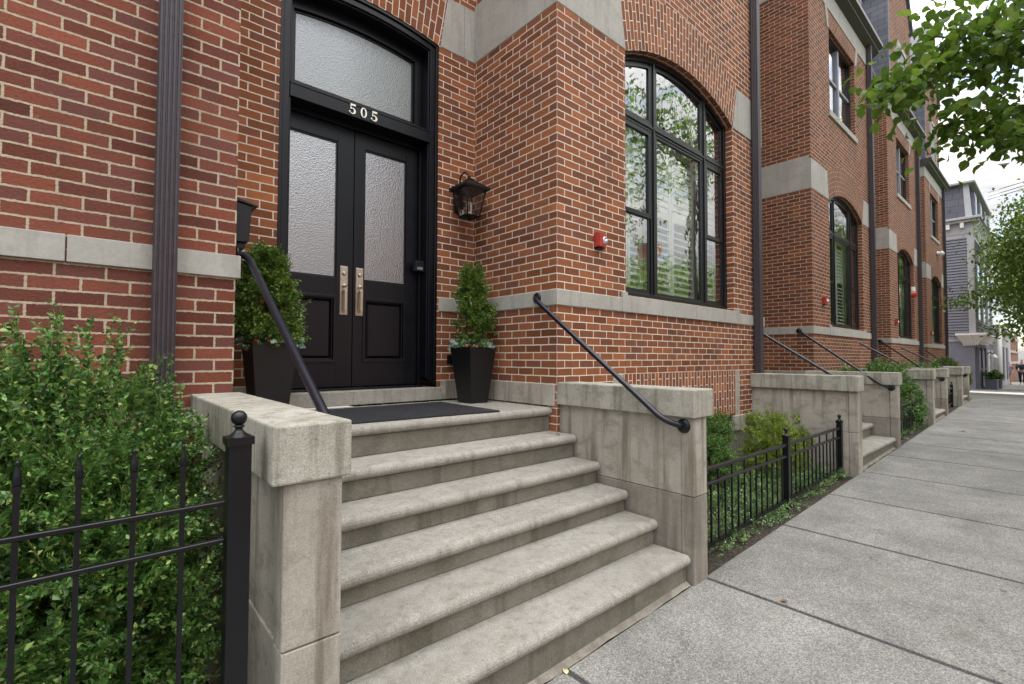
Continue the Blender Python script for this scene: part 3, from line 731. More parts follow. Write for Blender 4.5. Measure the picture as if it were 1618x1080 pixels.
# ------------------------------------------------------------------ stoops
def stoop(x0, x1, yf, tops, ys, label, left=(.03, .03), th=.235, back_l=YL, low=-.715):
    """x0..x1: clear width between the two cheek walls"""
    t = thing('stone_stoop', label, 'front steps', (x0, 0, gz(x0)), 'stone stoops with cheek walls')
    gnd = gz((x0 + x1) / 2)
    for k, (z, y) in enumerate(zip(tops, ys)):
        back = ys[k - 1] + .05 if k else D - .005
        if k == 0: back = D - .02
        zn = tops[k + 1] if k + 1 < len(tops) else min(gz(x0), gz(x1)) - .2
        r = .036; n = 8
        prof = [(back, z - 2 * r), (back, z)] + [(y + r - r * math.sin(PI * i / n), z - r + r * math.cos(PI * i / n)) for i in range(n + 1)]
        # plan with rounded front corners is left to the bevel
        mb = MB(); mb.xprism(prof[::-1], x0 + .004, x1 + .008)
        o = mb.build('tread', M['tread'], t, .012, 3, angle=50)
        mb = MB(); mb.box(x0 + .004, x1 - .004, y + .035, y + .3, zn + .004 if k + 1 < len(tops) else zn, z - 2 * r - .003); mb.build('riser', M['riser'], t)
    mb = MB(); yb_ = ys[-1] + .035; nx = 24; xs_f = lin(x0, x1, nx)
    for a, b in zip(xs_f, xs_f[1:]):
        wa, wb = .034 + .004 * math.sin(a * 9.1) + .003 * math.sin(a * 23), .034 + .004 * math.sin(b * 9.1) + .003 * math.sin(b * 23)
        mb.face([(a, yb_ - wa, gz(a) + .002), (b, yb_ - wb, gz(b) + .002), (b, yb_ - .001, gz(b) + .024), (a, yb_ - .001, gz(a) + .024)])
    mb.build('mortar_fillet', M['stone_low'], t)
    zc0, zc1 = -.176, .018
    for side in (0, 1):
        if side == 0: a, b, ca, cb, inner, yb = x0 - th + .03, x0 - .012, x0 - th - .01, x0 + .012, x0 - .012, back_l
        else: a, b, ca, cb, inner, yb = x1 + .02, x1 + .20, x1 - .006, x1 + .262, x1 + .02, -.004
        zb = gz((a + b) / 2) - .25
        wl = MB(); wl.box(a + .012, b - (.0 if side == 0 else .0), yf + .118, yb, low + .004, zc0)
        cw = wl.build('cheek_wall', M['stone'], t, .004)
        lw = MB(); lw.box(a + .006, b, yf + .118, yb, zb, low); lw.box(a, b, yf + .02, yf + .114, zb, low)
        lw.build('plinth', M['stone_low'] if side else M['stone'], cw, .004)
        pr = MB(); pr.box(a, b, yf + .02, yf + .114, low + .004, zc0)
        pr.build('pier', M['stone'], cw, .006)
        cp = MB(); cp.box(ca, cb, yf, yb, zc0 + .001, zc1)
        cp.build('coping', M['coping'], cw, .008)
    return t
tops1 = [-.205, -.412, -.600, -.768, -.924, -1.100]; ys1 = [.055, -.222, -.474, -.740, -.992, -1.240]
stoop(-2.392, 0, -1.278, tops1, ys1, 'six wide grey stone steps with cheek walls, leading up to the black double door')
def seq(top, gnd, n): return [top - (top - gnd) * i / n for i in range(n)]
for (xa, xb), n, lb in (((4.21, 6.152), 5, 'pale stone stoop past the golden shrub, second along the row'), ((9.45, 10.89), 5, 'stone stoop past the tall dark hedge, third along the row'), ((13.58, 14.66), 4, 'small far stone stoop, last before the grey house')):
    gnd = gz((xa + xb) / 2); stp = seq(-.205, gnd, n)
    stoop(xa, xb, -1.278, stp, [-1.235 + .27 * i for i in reversed(range(n))], lb, back_l=.0, low=-.715 + .08 * ((xa - 4) / 10) + .03)

# ------------------------------------------------------------------ handrails
def arc_pts(a, b, c, n=6, k=.5):
    """quadratic bend a-b-c"""
    a, b, c = Vector(a), Vector(b), Vector(c)
    return [a * (1 - t) ** 2 + b * 2 * t * (1 - t) + c * t * t for t in [i / n for i in range(n + 1)]]
def handrail(xw, xr, y0, z0, y1, z1, xe, label, r=.021, wall_y=None):
    t = thing('handrail', label, 'handrail', (xw, y0, z0), 'black tube handrails on the stoops')
    d = Vector((0, y1 - y0, z1 - z0)).normalized()
    top = Vector((xr, y0, z0)); bot = Vector((xr, y1, z1))
    pts = arc_pts((xw, y0 + .03, z0 + .015), (xr, y0 + .02, z0 + .02), top + d * .10) + arc_pts(bot - d * .10, bot, (xe, y1 - .075, z1 - .02))
    mb = MB(); mb.tube(pts, r, 14); mb.build('rail', M['rail'], t)
    s = 1 if xr < xw else -1
    f = MB(); f.lathe((xw, y0 + .03, z0 + .015), [(.0, -.018 * s), (.03, -.018 * s), (.046, -.012 * s), (.05, -.004 * s), (.05, .0)], 20, 'x'); f.build('flange', M['iron'], t)
    s = 1 if xr < xe else -1
    f = MB(); f.lathe((xe, y1 - .075, z1 - .02), [(.0, -.018 * s), (.03, -.018 * s), (.046, -.012 * s), (.05, -.004 * s), (.05, .0)], 20, 'x'); f.build('flange', M['iron'], t)
handrail(-.012, -.075, .205, .762, -1.11, -.214, .02, 'dark tube handrail on the right cheek of the nearest stoop, in front of the bay')
handrail(-2.405, -2.34, .455, .862, -1.06, -.105, -2.404, 'dark tube handrail on the left of the nearest stoop, in front of the bushy planter')
for (xa, xb), lbs in (((4.21, 6.152), ('handrail on the left cheek of the second stoop', 'long handrail on the right cheek of the second stoop')), ((9.45, 10.89), ('handrail on the left cheek of the third stoop', 'handrail on the right cheek of the third stoop')), ((13.58, 14.66), ('handrail on the left cheek of the farthest stoop', 'handrail on the right cheek of the farthest stoop'))):
    ux = {4.21: 6.65, 9.45: 12.6, 13.58: 17.88}[xa]; sc = {4.21: .966, 9.45: .91, 13.58: .858}[xa]
    k = ux - .01
    handrail(xa + .1, xa + .16, .25, .80 * sc, -1.05, -.10, xa - .014, lbs[0], .019)
    # right rail leans from the bay's corner down to the pier
    t = thing('handrail', lbs[1], 'handrail', (k, .2, .7), 'black tube handrails on the stoops')
    p0 = Vector((k - .07, .2, .74 * sc)); p1 = Vector((xb - .07, -1.11, -.195)); dd = (p1 - p0).normalized()
    mb = MB(); mb.tube(arc_pts((k, .23, .755 * sc), p0, p0 + dd * .1) + arc_pts(p1 - dd * .1, p1, (xb + .02, -1.185, -.215)), .019, 10); mb.build('rail', M['rail'], t)
    for (x, y, z) in ((k, .23, .755 * sc), (xb + .02, -1.185, -.215)):
        f = MB(); f.lathe((x, y, z), [(.0, -.018), (.03, -.018), (.046, -.012), (.05, 0)], 14, 'x'); f.build('flange', M['iron'], t)

# ------------------------------------------------------------------ iron fences
def post(t, x, y, z0, z1, w=.035, ball=.024):
    mb = MB(); mb.box(x - w, x + w, y - w, y + w, z0, z1); p = mb.build('post', M['iron'], t, .002, 1)
    mb = MB(); c = w + .006; mb.box(x - c, x + c, y - c, y + c, z1 - .022, z1 + .002)
    mb.lathe((x, y, z1 + .002), [(c * .9, 0), (.018, .012), (.011, .02), (.011, .028), (.018, .031), (.012, .036)], 16)
    mb.sphere((x, y, z1 + .036 + ball), ball, 18, 10)
    mb.build('finial', M['iron'], p)
f = thing('iron_fence', 'black iron fence with spear tips in front of the big boxwood', 'fence', (-4, -1.2, -1.4))
yf = -1.2; zoff = .0
post(f, -2.717, yf, gz(-2.7) - .05, -.016, .0315, .0235)
for z in (-.208, -.322):
    mb = MB(); mb.box(-6.5, -2.752, yf - .010, yf + .010, z - .0135, z); mb.build('rail', M['iron'], f, .002, 1)
mb = MB(); mb.box(-6.5, -2.752, yf - .013, yf + .013, -1.25, -1.228); mb.build('rail', M['iron'], f)
x = -2.861; k = 0
while x > -4.8:
    mb = MB(); a = .006; mb.box(x - a, x + a, yf - a, yf + a, -1.3, -.10); p = mb.build('picket', M['iron'], f)
    mb = MB(); b = .0085; mb.box(x - b, x + b, yf - b, yf + b, -.102, -.086)
    mb.lathe((x, yf, -.086), [(.006, 0), (.0102, .006), (.0078, .026), (.0040, .045), (.0034, .050), (.0052, .053), (.0052, .058), (.003, .062), (0, .063)], 12)
    mb.build('spear_tip', M['iron'], p)
    x -= .1145; k += 1

def low_fence(x0, posts, x1, y, h_top, label, spacing=.062):
    t = thing('iron_fence', label, 'fence', ((x0 + x1) / 2, y, gz((x0 + x1) / 2)), 'low black iron fences along the beds')
    top = lambda x: h_top
    for px in posts: post(t, px, y, gz(px) - .05, h_top + .075, .028, .021)
    cuts = [x0] + list(posts)
    if x1 - posts[-1] > .1: cuts.append(x1)
    for a, b in zip(cuts, cuts[1:]):
        for z, hh in ((h_top, .028), (h_top - .115, .022)):
            mb = MB(); mb.box(a + .02, b - .02, y - .016, y + .016, z - hh, z); mb.build('rail', M['iron'], t, .003, 1)
        mb = MB(); za, zb = gz(a) + .06, gz(b) + .06
        mb.hexa([(a + .02, y - .013, za), (b - .02, y - .013, zb), (b - .02, y + .013, zb), (a + .02, y + .013, za), (a + .02, y - .013, za + .024), (b - .02, y - .013, zb + .024), (b - .02, y + .013, zb + .024), (a + .02, y + .013, za + .024)])
        mb.build('rail', M['iron'], t)
        n = max(2, round((b - a) / spacing / 2) * 2)
        for i in range(1, n):
            x = a + (b - a) * i / n; e = .0065
            mb = MB(); mb.box(x - e, x + e, y - e, y + e, gz(x) + .07, h_top - (.02 if i % 2 == 0 else .13)); mb.build('picket', M['iron'], t)
    return t
low_fence(.235, (2.16, 3.90), 3.90, -1.09, -.612, 'low black iron fence with ball finials in front of the golden shrub', .116)
low_fence(6.43, (7.25, 9.1), 9.1, -1.09, -.55, 'low black iron fence in front of the tall dark hedge', .13)
low_fence(11.2, (13.1,), 13.1, -1.09, -.50, 'low black iron fence between the third and the last stoop', .13)

# ------------------------------------------------------------------ small fixtures
# wall lantern
LX, LY = -.215, 1.02
t = thing('wall_lantern', 'black four sided lantern with clear panes on the brick beside the door', 'lantern', (LX, D, 1.75))
mb = MB(); z0, z1, ra, rb = 1.66, 1.93, .074, .120
mb.hexa([(LX - ra, LY - ra, z0 - .012), (LX + ra, LY - ra, z0 - .012), (LX + ra, LY + ra, z0 - .012), (LX - ra, LY + ra, z0 - .012), (LX - ra, LY - ra, z0), (LX + ra, LY - ra, z0), (LX + ra, LY + ra, z0), (LX - ra, LY + ra, z0)])
for sx in (-1, 1):
    for sy in (-1, 1): mb.tube([(LX + sx * ra, LY + sy * ra, z0), (LX + sx * rb, LY + sy * rb, z1)], .0075, 6)
for z, r_ in ((z0, ra), (z1, rb)):
    c = [(LX - r_, LY - r_, z), (LX + r_, LY - r_, z), (LX + r_, LY + r_, z), (LX - r_, LY + r_, z)]
    for i in range(4): mb.tube([c[i], c[(i + 1) % 4]], .0085, 6)
mb.lathe((LX, LY, z0 - .012), [(0, -.03), (.012, -.026), (.016, -.012), (.04, 0)], 12)
ln = mb.build('lantern_frame', M['lantern'], t)
mb = MB(); e = .148; zt = 2.03; k = .028
c0 = [(LX - e, LY - e), (LX + e, LY - e), (LX + e, LY + e), (LX - e, LY + e)]; c1 = [(LX - k, LY - k), (LX + k, LY - k), (LX + k, LY + k), (LX - k, LY + k)]
mb.hexa([(x, y, z1 - .008) for x, y in c0] + [(x, y, z1 + .014) for x, y in c0])
for i in range(4):
    j = (i + 1) % 4; mb.face([(*c0[i], z1 + .014), (*c0[j], z1 + .014), (*c1[j], zt), (*c1[i], zt)])
    mb.tube([(*c0[i], z1 + .016), (*c1[i], zt + .004)], .006, 6)
mb.box(LX - k, LX + k, LY - k, LY + k, zt - .01, zt + .018)
mb.lathe((LX, LY, zt + .018), [(.014, 0), (.008, .012), (.016, .022), (.008, .034), (0, .036)], 12)
mb.build('lantern_roof', M['lantern'], t)
mb = MB(); mb.tube([(LX, LY, zt + .03)] + [(LX, LY + .02 + .075 * (1 - math.cos(a)), zt + .035 + .075 * math.sin(a)) for a in lin(.3, PI * .86, 10)] + [(LX, D - .02, zt - .08)], .009, 8)
mb.box(LX - .055, LX + .055, D - .022, D - .002, 1.74, 1.99); mb.box(LX - .02, LX + .02, D - .06, D - .02, 1.72, 1.80)
mb.build('bracket', M['iron'], t, .003, 1)
mb = MB()
q0 = [(LX - ra, LY - ra), (LX + ra, LY - ra), (LX + ra, LY + ra), (LX - ra, LY + ra)]; q1 = [(LX - rb, LY - rb), (LX + rb, LY - rb), (LX + rb, LY + rb), (LX - rb, LY + rb)]
for i in range(4):
    j = (i + 1) % 4; mb.face([(*q0[i], z0), (*q0[j], z0), (*q1[j], z1), (*q1[i], z1)])
mb.build('lantern_glass', M['lamp_glass'], t)
mb = MB(); mb.tube([(LX, LY, z0), (LX, LY, z0 + .05)], .014, 10)
for dx in (-.022, .022): mb.lathe((LX + dx, LY, z0 + .03), [(.009, 0), (.009, .07), (.011, .085), (.008, .115), (0, .135)], 10)
mb.build('bulb', M['white'], t)
# red alarms
def alarm(x, z, s, label, y=-.004):
    t = thing('fire_alarm', label, 'alarm', (x, y, z), 'red fire alarms on the fronts')
    mb = MB(); mb.box(x, x + .125 * s, y - .05 * s, y, z, z + .135 * s); mb.box(x + .012 * s, x + .065 * s, y - .062 * s, y - .05 * s, z + .004 * s, z + .131 * s)
    mb.box(x + .004 * s, x + .12 * s, y - .053 * s, y - .05 * s, z + .004 * s, z + .131 * s)
    b = mb.build('alarm_body', M['red'], t, .003 * s, 2)
    mb = MB(); mb.sphere((x + .098 * s, y - .062 * s, z + .06 * s), .021 * s, 14, 8); mb.lathe((x + .098 * s, y - .05 * s, z + .068 * s), [(.036 * s, 0), (.036 * s, -.008 * s), (.025 * s, -.014 * s)], 16, 'y')
    mb.build('strobe_lens', M['strobe'], t)
    mb = MB(); mb.box(x + .02 * s, x + .11 * s, y - .03 * s, y, z - .018 * s, z); mb.build('back_box', M['iron'], t)
alarm(.505, 1.288, 1, 'red fire alarm with clear strobe on the bay, left of the nearest arched window')
for (ux, sc), lb, z in zip(UNITS, ('small red fire alarm on the corner of the second house', 'small red fire alarm on the corner of the third house', 'tiny red fire alarm on the corner of the farthest brick house'), (1.28, 1.26, 1.2)): alarm(ux + .50 * sc, z * sc, sc * 1.05, lb)
t = thing('alarm_bell', 'red alarm bell with white housing beside the downspout of the third house', 'alarm', (15.34, -.02, 2.1))
mb = MB(); mb.lathe((15.34, -.004, 2.14), [(0, -.12), (.07, -.115), (.10, -.08), (.11, 0)], 18, 'y'); mb.build('bell_dome', M['red'], t)
mb = MB(); mb.box(15.26, 15.46, -.08, -.004, 2.22, 2.36); mb.build('bell_housing', M['white'], t, .015)
t = thing('flood_light', 'small white floodlight on the end of the last brick house', 'light', (20.2, -.05, 4.0))
mb = MB(); mb.lathe((20.05, -.008, 4.06), [(0, -.04), (.07, -.04), (.07, 0)], 14, 'y'); mb.build('mount', M['white'], t)
mb = MB(); mb.lathe((20.22, -.12, 4.06), [(0, -.12), (.08, -.12), (.065, .10), (0, .11)], 14, 'x'); mb.build('lamp_head', M['white'], t)
# mailbox on the side of the left house
t = thing('mailbox', 'black wall mailbox with sloped lid at the left edge of the entry', 'mailbox', (XR, .7, 1.0))
mb = MB(); mb.hexa([(XR, .47, .955), (XR + .085, .47, .965), (XR + .085, .80, .965), (XR, .80, .955), (XR, .47, 1.21), (XR + .098, .47, 1.195), (XR + .098, .80, 1.195), (XR, .80, 1.21)])
mb.build('box_body', M['iron'], t, .003); mb = MB()
mb.hexa([(XR, .455, 1.213), (XR + .128, .455, 1.190), (XR + .128, .815, 1.190), (XR, .815, 1.213), (XR, .455, 1.235), (XR + .128, .455, 1.203), (XR + .128, .815, 1.203), (XR, .815, 1.235)])
mb.build('lid', M['iron'], t, .003); mb = MB(); mb.box(XR, XR + .07, .50, .77, .925, .955); mb.build('paper_holder', M['iron'], t)
# keypad on the door jamb
xj = DX1 - .10
t = thing('keypad', 'small black entry keypad with dark screen on the right door jamb', 'keypad', (xj, 1.35, 1.15))
mb = MB(); mb.box(xj - .098, xj, 1.315, 1.385, 1.095, 1.20); mb.build('keypad_body', M['frame'], t, .004)
mb = MB(); mb.box(xj - .080, xj - .022, 1.312, 1.316, 1.150, 1.185); mb.build('screen', M['iron'], t)
mb = MB()
for i in range(4): mb.box(xj - .080 + i * .0155, xj - .069 + i * .0155, 1.312, 1.316, 1.112, 1.138)
mb.build('buttons', M['sash_grey'], t)
t = thing('outdoor_outlet', 'black outdoor outlet cover on the brick behind the right planter', 'outlet', (-.28, D, .21))
mb = MB(); mb.box(-.335, -.225, D - .03, D - .002, .165, .255); mb.build('cover', M['iron'], t, .004)
mb = MB(); mb.box(-.32, -.27, D - .034, D - .03, .18, .24); mb.box(-.26, -.235, D - .034, D - .03, .195, .225); mb.build('flap', M['frame'], t)
# doormat
mb = MB(); z = -.204; mb.hexa([(-1.86, .14, z), (-.585, .075, z), (-.54, 1.02, z), (-1.86, 1.02, z), (-1.86, .14, z + .012), (-.585, .075, z + .012), (-.54, 1.02, z + .012), (-1.86, 1.02, z + .012)])
tag(mb.build('doormat', M['mat'], None, .003), 'black rectangular doormat on the landing before the double door', 'doormat')

# ------------------------------------------------------------------ leaves
def leaf_object(name, mat, P, Dv, N, L, W, parent=None, fold=.25, ovate=False):
    """many separate small leaves in one mesh; arrays of base point, direction, normal, length, width"""
    off = np.array(LOC[root_of(parent).name]) if parent is not None else np.zeros(3)
    P = np.asarray(P) - off; n = len(P)
    Dv = Dv / np.linalg.norm(Dv, axis=1, keepdims=True)
    S = np.cross(Dv, N); S /= np.linalg.norm(S, axis=1, keepdims=True) + 1e-9
    N = np.cross(S, Dv); L = np.broadcast_to(L, n)[:, None]; W = np.broadcast_to(W, n)[:, None]
    if not ovate:
        V = np.stack([P, P + Dv * L * .5 - S * W * .5 + N * W * fold, P + Dv * L - N * L * .06, P + Dv * L * .5 + S * W * .5 + N * W * fold], 1)
        F = np.array([[0, 2, 1], [0, 3, 2]]); k = 4
    else:
        a = lambda l, s, h: P + Dv * L * l + S * W * s + N * W * h
        V = np.stack([P, a(.22, -.42, fold * .7), a(.52, -.48, fold), a(.82, -.22, fold * .2), a(1.0, 0, -.35), a(.82, .22, fold * .2), a(.52, .48, fold), a(.22, .42, fold * .7), a(.5, 0, 0)], 1)
        F = np.array([[0, 8, 1], [1, 8, 2], [2, 8, 3], [3, 8, 4], [4, 8, 5], [5, 8, 6], [6, 8, 7], [7, 8, 0]]); k = 9
    idx = (F[None] + (np.arange(n) * k)[:, None, None]).reshape(-1, 3)
    me = bpy.data.meshes.new(name)
    me.vertices.add(n * k); me.vertices.foreach_set('co', V.reshape(-1).astype(np.float32))
    me.loops.add(len(idx) * 3); me.loops.foreach_set('vertex_index', idx.reshape(-1).astype(np.int32))
    me.polygons.add(len(idx)); me.polygons.foreach_set('loop_start', (np.arange(len(idx)) * 3).astype(np.int32)); me.polygons.foreach_set('loop_total', np.full(len(idx), 3, np.int32))
    me.update(calc_edges=True); me.materials.append(mat)
    o = bpy.data.objects.new(name, me); COL.objects.link(o)
    if parent is not None: o.parent = parent
    return o
def twig_object(name, mat, A, B, r, parent=None):
    """three-sided twigs from A to B"""
    off = np.array(LOC[root_of(parent).name]) if parent is not None else np.zeros(3)
    A = np.asarray(A) - off; B = np.asarray(B) - off; n = len(A)
    d = B - A; d /= np.linalg.norm(d, axis=1, keepdims=True) + 1e-9
    u = np.cross(d, np.array([.3, .2, 1.0])); u /= np.linalg.norm(u, axis=1, keepdims=True) + 1e-9; v = np.cross(d, u)
    r = np.broadcast_to(r, n)[:, None]; V = []
    for X, k in ((A, 1.0), (B, .5)):
        for a in (0, 2.094, 4.189): V.append(X + (u * math.cos(a) + v * math.sin(a)) * r * k)
    V = np.stack(V, 1); F = np.array([[0, 1, 4, 3], [1, 2, 5, 4], [2, 0, 3, 5]])
    idx = (F[None] + (np.arange(n) * 6)[:, None, None]).reshape(-1, 4)
    me = bpy.data.meshes.new(name); me.vertices.add(n * 6); me.vertices.foreach_set('co', V.reshape(-1).astype(np.float32))
    me.loops.add(len(idx) * 4); me.loops.foreach_set('vertex_index', idx.reshape(-1).astype(np.int32))
    me.polygons.add(len(idx)); me.polygons.foreach_set('loop_start', (np.arange(len(idx)) * 4).astype(np.int32)); me.polygons.foreach_set('loop_total', np.full(len(idx), 4, np.int32))
    me.update(calc_edges=True); me.materials.append(mat)
    o = bpy.data.objects.new(name, me); COL.objects.link(o)
    if parent is not None: o.parent = parent
    return o
def unit(v): return v / (np.linalg.norm(v, axis=-1, keepdims=True) + 1e-9)
def shoots(P, Dv, length, per, lsize, lw, spread=.9):
    """leaf pairs along shoots -> arrays"""
    n = len(P); length = np.broadcast_to(length, n)
    t = (np.arange(per) + .5) / per
    t = t[None, :] + rng.uniform(-.3, .3, (n, per)) / per
    bend = np.zeros((n, 3)); bend[:, 2] = rng.uniform(-.12, .05, n)
    pos = P[:, None] + Dv[:, None] * (t * length[:, None])[..., None] + bend[:, None] * ((t * length[:, None]) ** 2 / .12)[..., None]
    ref = unit(np.cross(Dv, rng.normal(size=(n, 3))))
    other = np.cross(Dv, ref)
    # flat sprays: leaves lie on both sides of the shoot, roughly in one plane
    sgn = np.where(np.arange(per) % 2 == 0, 1.0, -1.0)[None, :, None]
    side = ref[:, None] * sgn + other[:, None] * rng.normal(0, .45, (n, per, 1))
    ld = unit(Dv[:, None] * rng.uniform(.35, .9, (n, per, 1)) + side * spread + rng.normal(0, .18, (n, per, 3)))
    nn = unit(other[:, None] * np.ones((1, per, 1)) + rng.normal(0, .35, (n, per, 3)))
    up = nn[..., 2:3] < 0; nn = np.where(up, -nn, nn)
    size = lsize * rng.uniform(.7, 1.2, (n, per)) * np.clip(1.25 - t * .45, .6, 1.2)
    return pos.reshape(-1, 3), ld.reshape(-1, 3), nn.reshape(-1, 3), size.reshape(-1), (size * lw).reshape(-1)

def shrub(name, label, cat, centre, blobs, n_shoots, shoot_len, per, lsize, leafmat, lw=.5, leaders=(), group=None, twig=None, inner=.45, clip=None):
    """blobs: (centre, radii) ellipsoids; shoots start inside and grow outward"""
    t = thing(name, label, cat, centre, group)
    wts = np.array([b[1][0] * b[1][1] + b[1][0] * b[1][2] + b[1][1] * b[1][2] for b in blobs]); wts = wts / wts.sum()
    which = rng.choice(len(blobs), n_shoots, p=wts)
    bc = np.array([b[0] for b in blobs])[which]; br = np.array([b[1] for b in blobs])[which]
    nb = max(8, n_shoots // 11); pick = rng.integers(0, nb, n_shoots)          # shoots sit in sprays on shared branches
    which = which[pick % len(which)]; bc = np.array([b[0] for b in blobs])[which]; br = np.array([b[1] for b in blobs])[which]
    u = unit(unit(rng.normal(size=(nb, 3)))[pick] + rng.normal(0, .13, (n_shoots, 3)))
    rad = (rng.uniform(inner, 1.0, (nb, 1)) ** .6)[pick] + rng.uniform(-.10, .06, (n_shoots, 1))
    lump = 1 + .13 * np.sin(u[:, :1] * 7 + 1.3) * np.sin(u[:, 1:2] * 6 + .5) + .10 * np.sin(u[:, 2:] * 9)
    P = bc + u * br * rad * lump
    dirn = unit(u * .8 + np.array([0, 0, .55]) + rng.normal(0, .45, (n_shoots, 3)))
    if clip is not None:
        keep = clip(P + dirn * shoot_len * .7); P, dirn = P[keep], dirn[keep]
    ln = shoot_len * rng.uniform(.6, 1.3, len(P))
    arrs = [shoots(P, dirn, ln, per, lsize, lw)]
    A = [P]; B = [P + dirn * ln[:, None]]
    for (px, py, pz, h, lean) in leaders:
        p = np.array([[px, py, pz]]); dd = unit(np.array([[lean, rng.uniform(-.1, .1), 1.0]]))
        arrs.append(shoots(p, dd, h, int(h / lsize * 3.2), lsize * 1.05, lw, .8)); A.append(p); B.append(p + dd * h)
        m = 7; p2 = p + dd * h * rng.uniform(.05, .8, (m, 1)); d2 = unit(dd * .9 + rng.normal(0, .5, (m, 3)))
        arrs.append(shoots(p2, d2, h * .35, 10, lsize, lw, .8)); A.append(p2); B.append(p2 + d2 * h * .35)
    cat_ = [np.concatenate(x) for x in zip(*arrs)]
    leaf_object('foliage', leafmat, *cat_, parent=t)
    twig_object('twigs', twig or M['twig'], np.concatenate(A), np.concatenate(B), .0010 + lsize * .022, parent=t)
    # main stems from the ground
    mb = MB()
    gx, gy, gzz = centre
    for b in blobs:
        for _ in range(2):
            e = Vector(b[0]) + Vector((random.uniform(-.3, .3) * b[1][0], random.uniform(-.3, .3) * b[1][1], .2 * b[1][2]))
            s_ = Vector((gx + random.uniform(-.08, .08) + (b[0][0] - gx) * .4, gy + random.uniform(-.06, .06) + (b[0][1] - gy) * .4, gzz - .02))
            mid = (s_ + e) / 2 + Vector((random.uniform(-.04, .04), random.uniform(-.04, .04), 0))
            mb.tube([s_, mid, e], [.012, .009, .004], 6)
    mb.build('stem', M['twig_dark'], t)
    return t
# the big boxwood on the left
g0 = gz(-3.3)
shrub('boxwood_bush', 'big bushy boxwood with small dark green leaves behind the spear tipped fence', 'bush', (-3.25, -.45, g0),
      [((-3.22, -.62, -.62), (.46, .42, .58)), ((-3.05, -.40, -.27), (.36, .42, .46)), ((-3.42, -.30, -.26), (.42, .42, .44)), ((-2.98, -.72, -.75), (.26, .34, .50)), ((-3.75, -.50, -.45), (.5, .5, .5)), ((-2.92, -.25, -.55), (.24, .40, .46)), ((-3.3, -.8, -1.0), (.6, .3, .4)), ((-4.3, -.4, -.6), (.5, .5, .55))],
      9600, .125, 17, .0225, M['box_leaf'], .62,
      leaders=[(-3.17, -.42, .08, .36, .02), (-3.09, -.40, .08, .34, .04), (-3.0, -.36, .06, .32, .05), (-3.28, -.5, .1, .3, .0), (-3.22, -.35, .1, .3, .1), (-3.04, -.5, .02, .34, .08), (-2.93, -.3, .0, .24, .12), (-3.25, -.42, .05, .26, -.05), (-2.86, -.36, -.08, .24, .25), (-3.20, -.5, .0, .30, .06), (-2.80, -.55, -.25, .22, .4)],
      clip=lambda q: (q[:, 1] > -1.17) & (q[:, 1] < YL - .03) & (q[:, 0] < -2.60 + .0))
# planters with topiaries
def planter(cx, cy, z, label, b=.1, tp=.155, h=.53, group='black planters by the door'):
    t = thing('planter', label, 'planter', (cx, cy, z), group)
    mb = MB(); q = lambda r, zz: [(cx - r, cy - r * 1.08, zz), (cx + r, cy - r * 1.08, zz), (cx + r, cy + r * 1.08, zz), (cx - r, cy + r * 1.08, zz)]
    o0, o1, i1, i0 = q(b, z), q(tp, z + h), q(tp - .014, z + h), q(tp - .02, z + h - .07)
    for i in range(4):
        j = (i + 1) % 4; mb.face([o0[i], o0[j], o1[j], o1[i]]); mb.face([o1[i], o1[j], i1[j], i1[i]]); mb.face([i1[i], i1[j], i0[j], i0[i]])
    mb.face(o0[::-1]); mb.build('pot', M['pot'], t, .003, 2)
    mb = MB(); mb.face(q(tp - .02, z + h - .06)); mb.build('soil', M['soil'], t)
def topiary(cx, cy, z, h, r, label, n, lsize, fat=1.0):
    t = thing('topiary_shrub', label, 'shrub', (cx, cy, z), 'cone shrubs in the planters')
    nb = max(30, n // 13); pk = rng.integers(0, nb, n)              # sprays on a few dozen branches, some longer than others
    hb = rng.uniform(0, 1, nb) ** .9; ab = rng.uniform(0, 2 * PI, nb); kb = np.sqrt(rng.uniform(.05, 1, nb)) * rng.uniform(.72, 1.25, nb)
    prof = r * np.interp(hb, [0, .12, .3, .6, .85, 1.0], [.70, 1.0, .98 * fat, .66 * fat, .38, .12])
    Pb = np.stack([cx + np.cos(ab) * prof * kb, cy + np.sin(ab) * prof * kb, z + hb * h * rng.uniform(.9, 1.06, nb)], 1)
    P = Pb[pk] + rng.normal(0, 1, (n, 3)) * np.array([.021, .021, .028])
    out = np.stack([np.cos(ab), np.sin(ab), np.full(nb, 1.0)], 1)[pk]
    dirn = unit(out + rng.normal(0, .38, (n, 3)))
    ln = rng.uniform(.035, .10, n); ln[rng.uniform(0, 1, n) > .955] *= 1.8
    leaf_object('foliage', M['topiary_leaf'], *shoots(P, dirn, ln, 9, lsize, .62), parent=t)
    twig_object('twigs', M['twig'], P, P + dirn * ln[:, None], .0012, parent=t)
    mb = MB(); mb.tube([(cx, cy, z - .08), (cx + .005, cy, z + h * .45), (cx, cy, z + h * .9)], [.012, .008, .003], 6); mb.build('stem', M['twig_dark'], t)
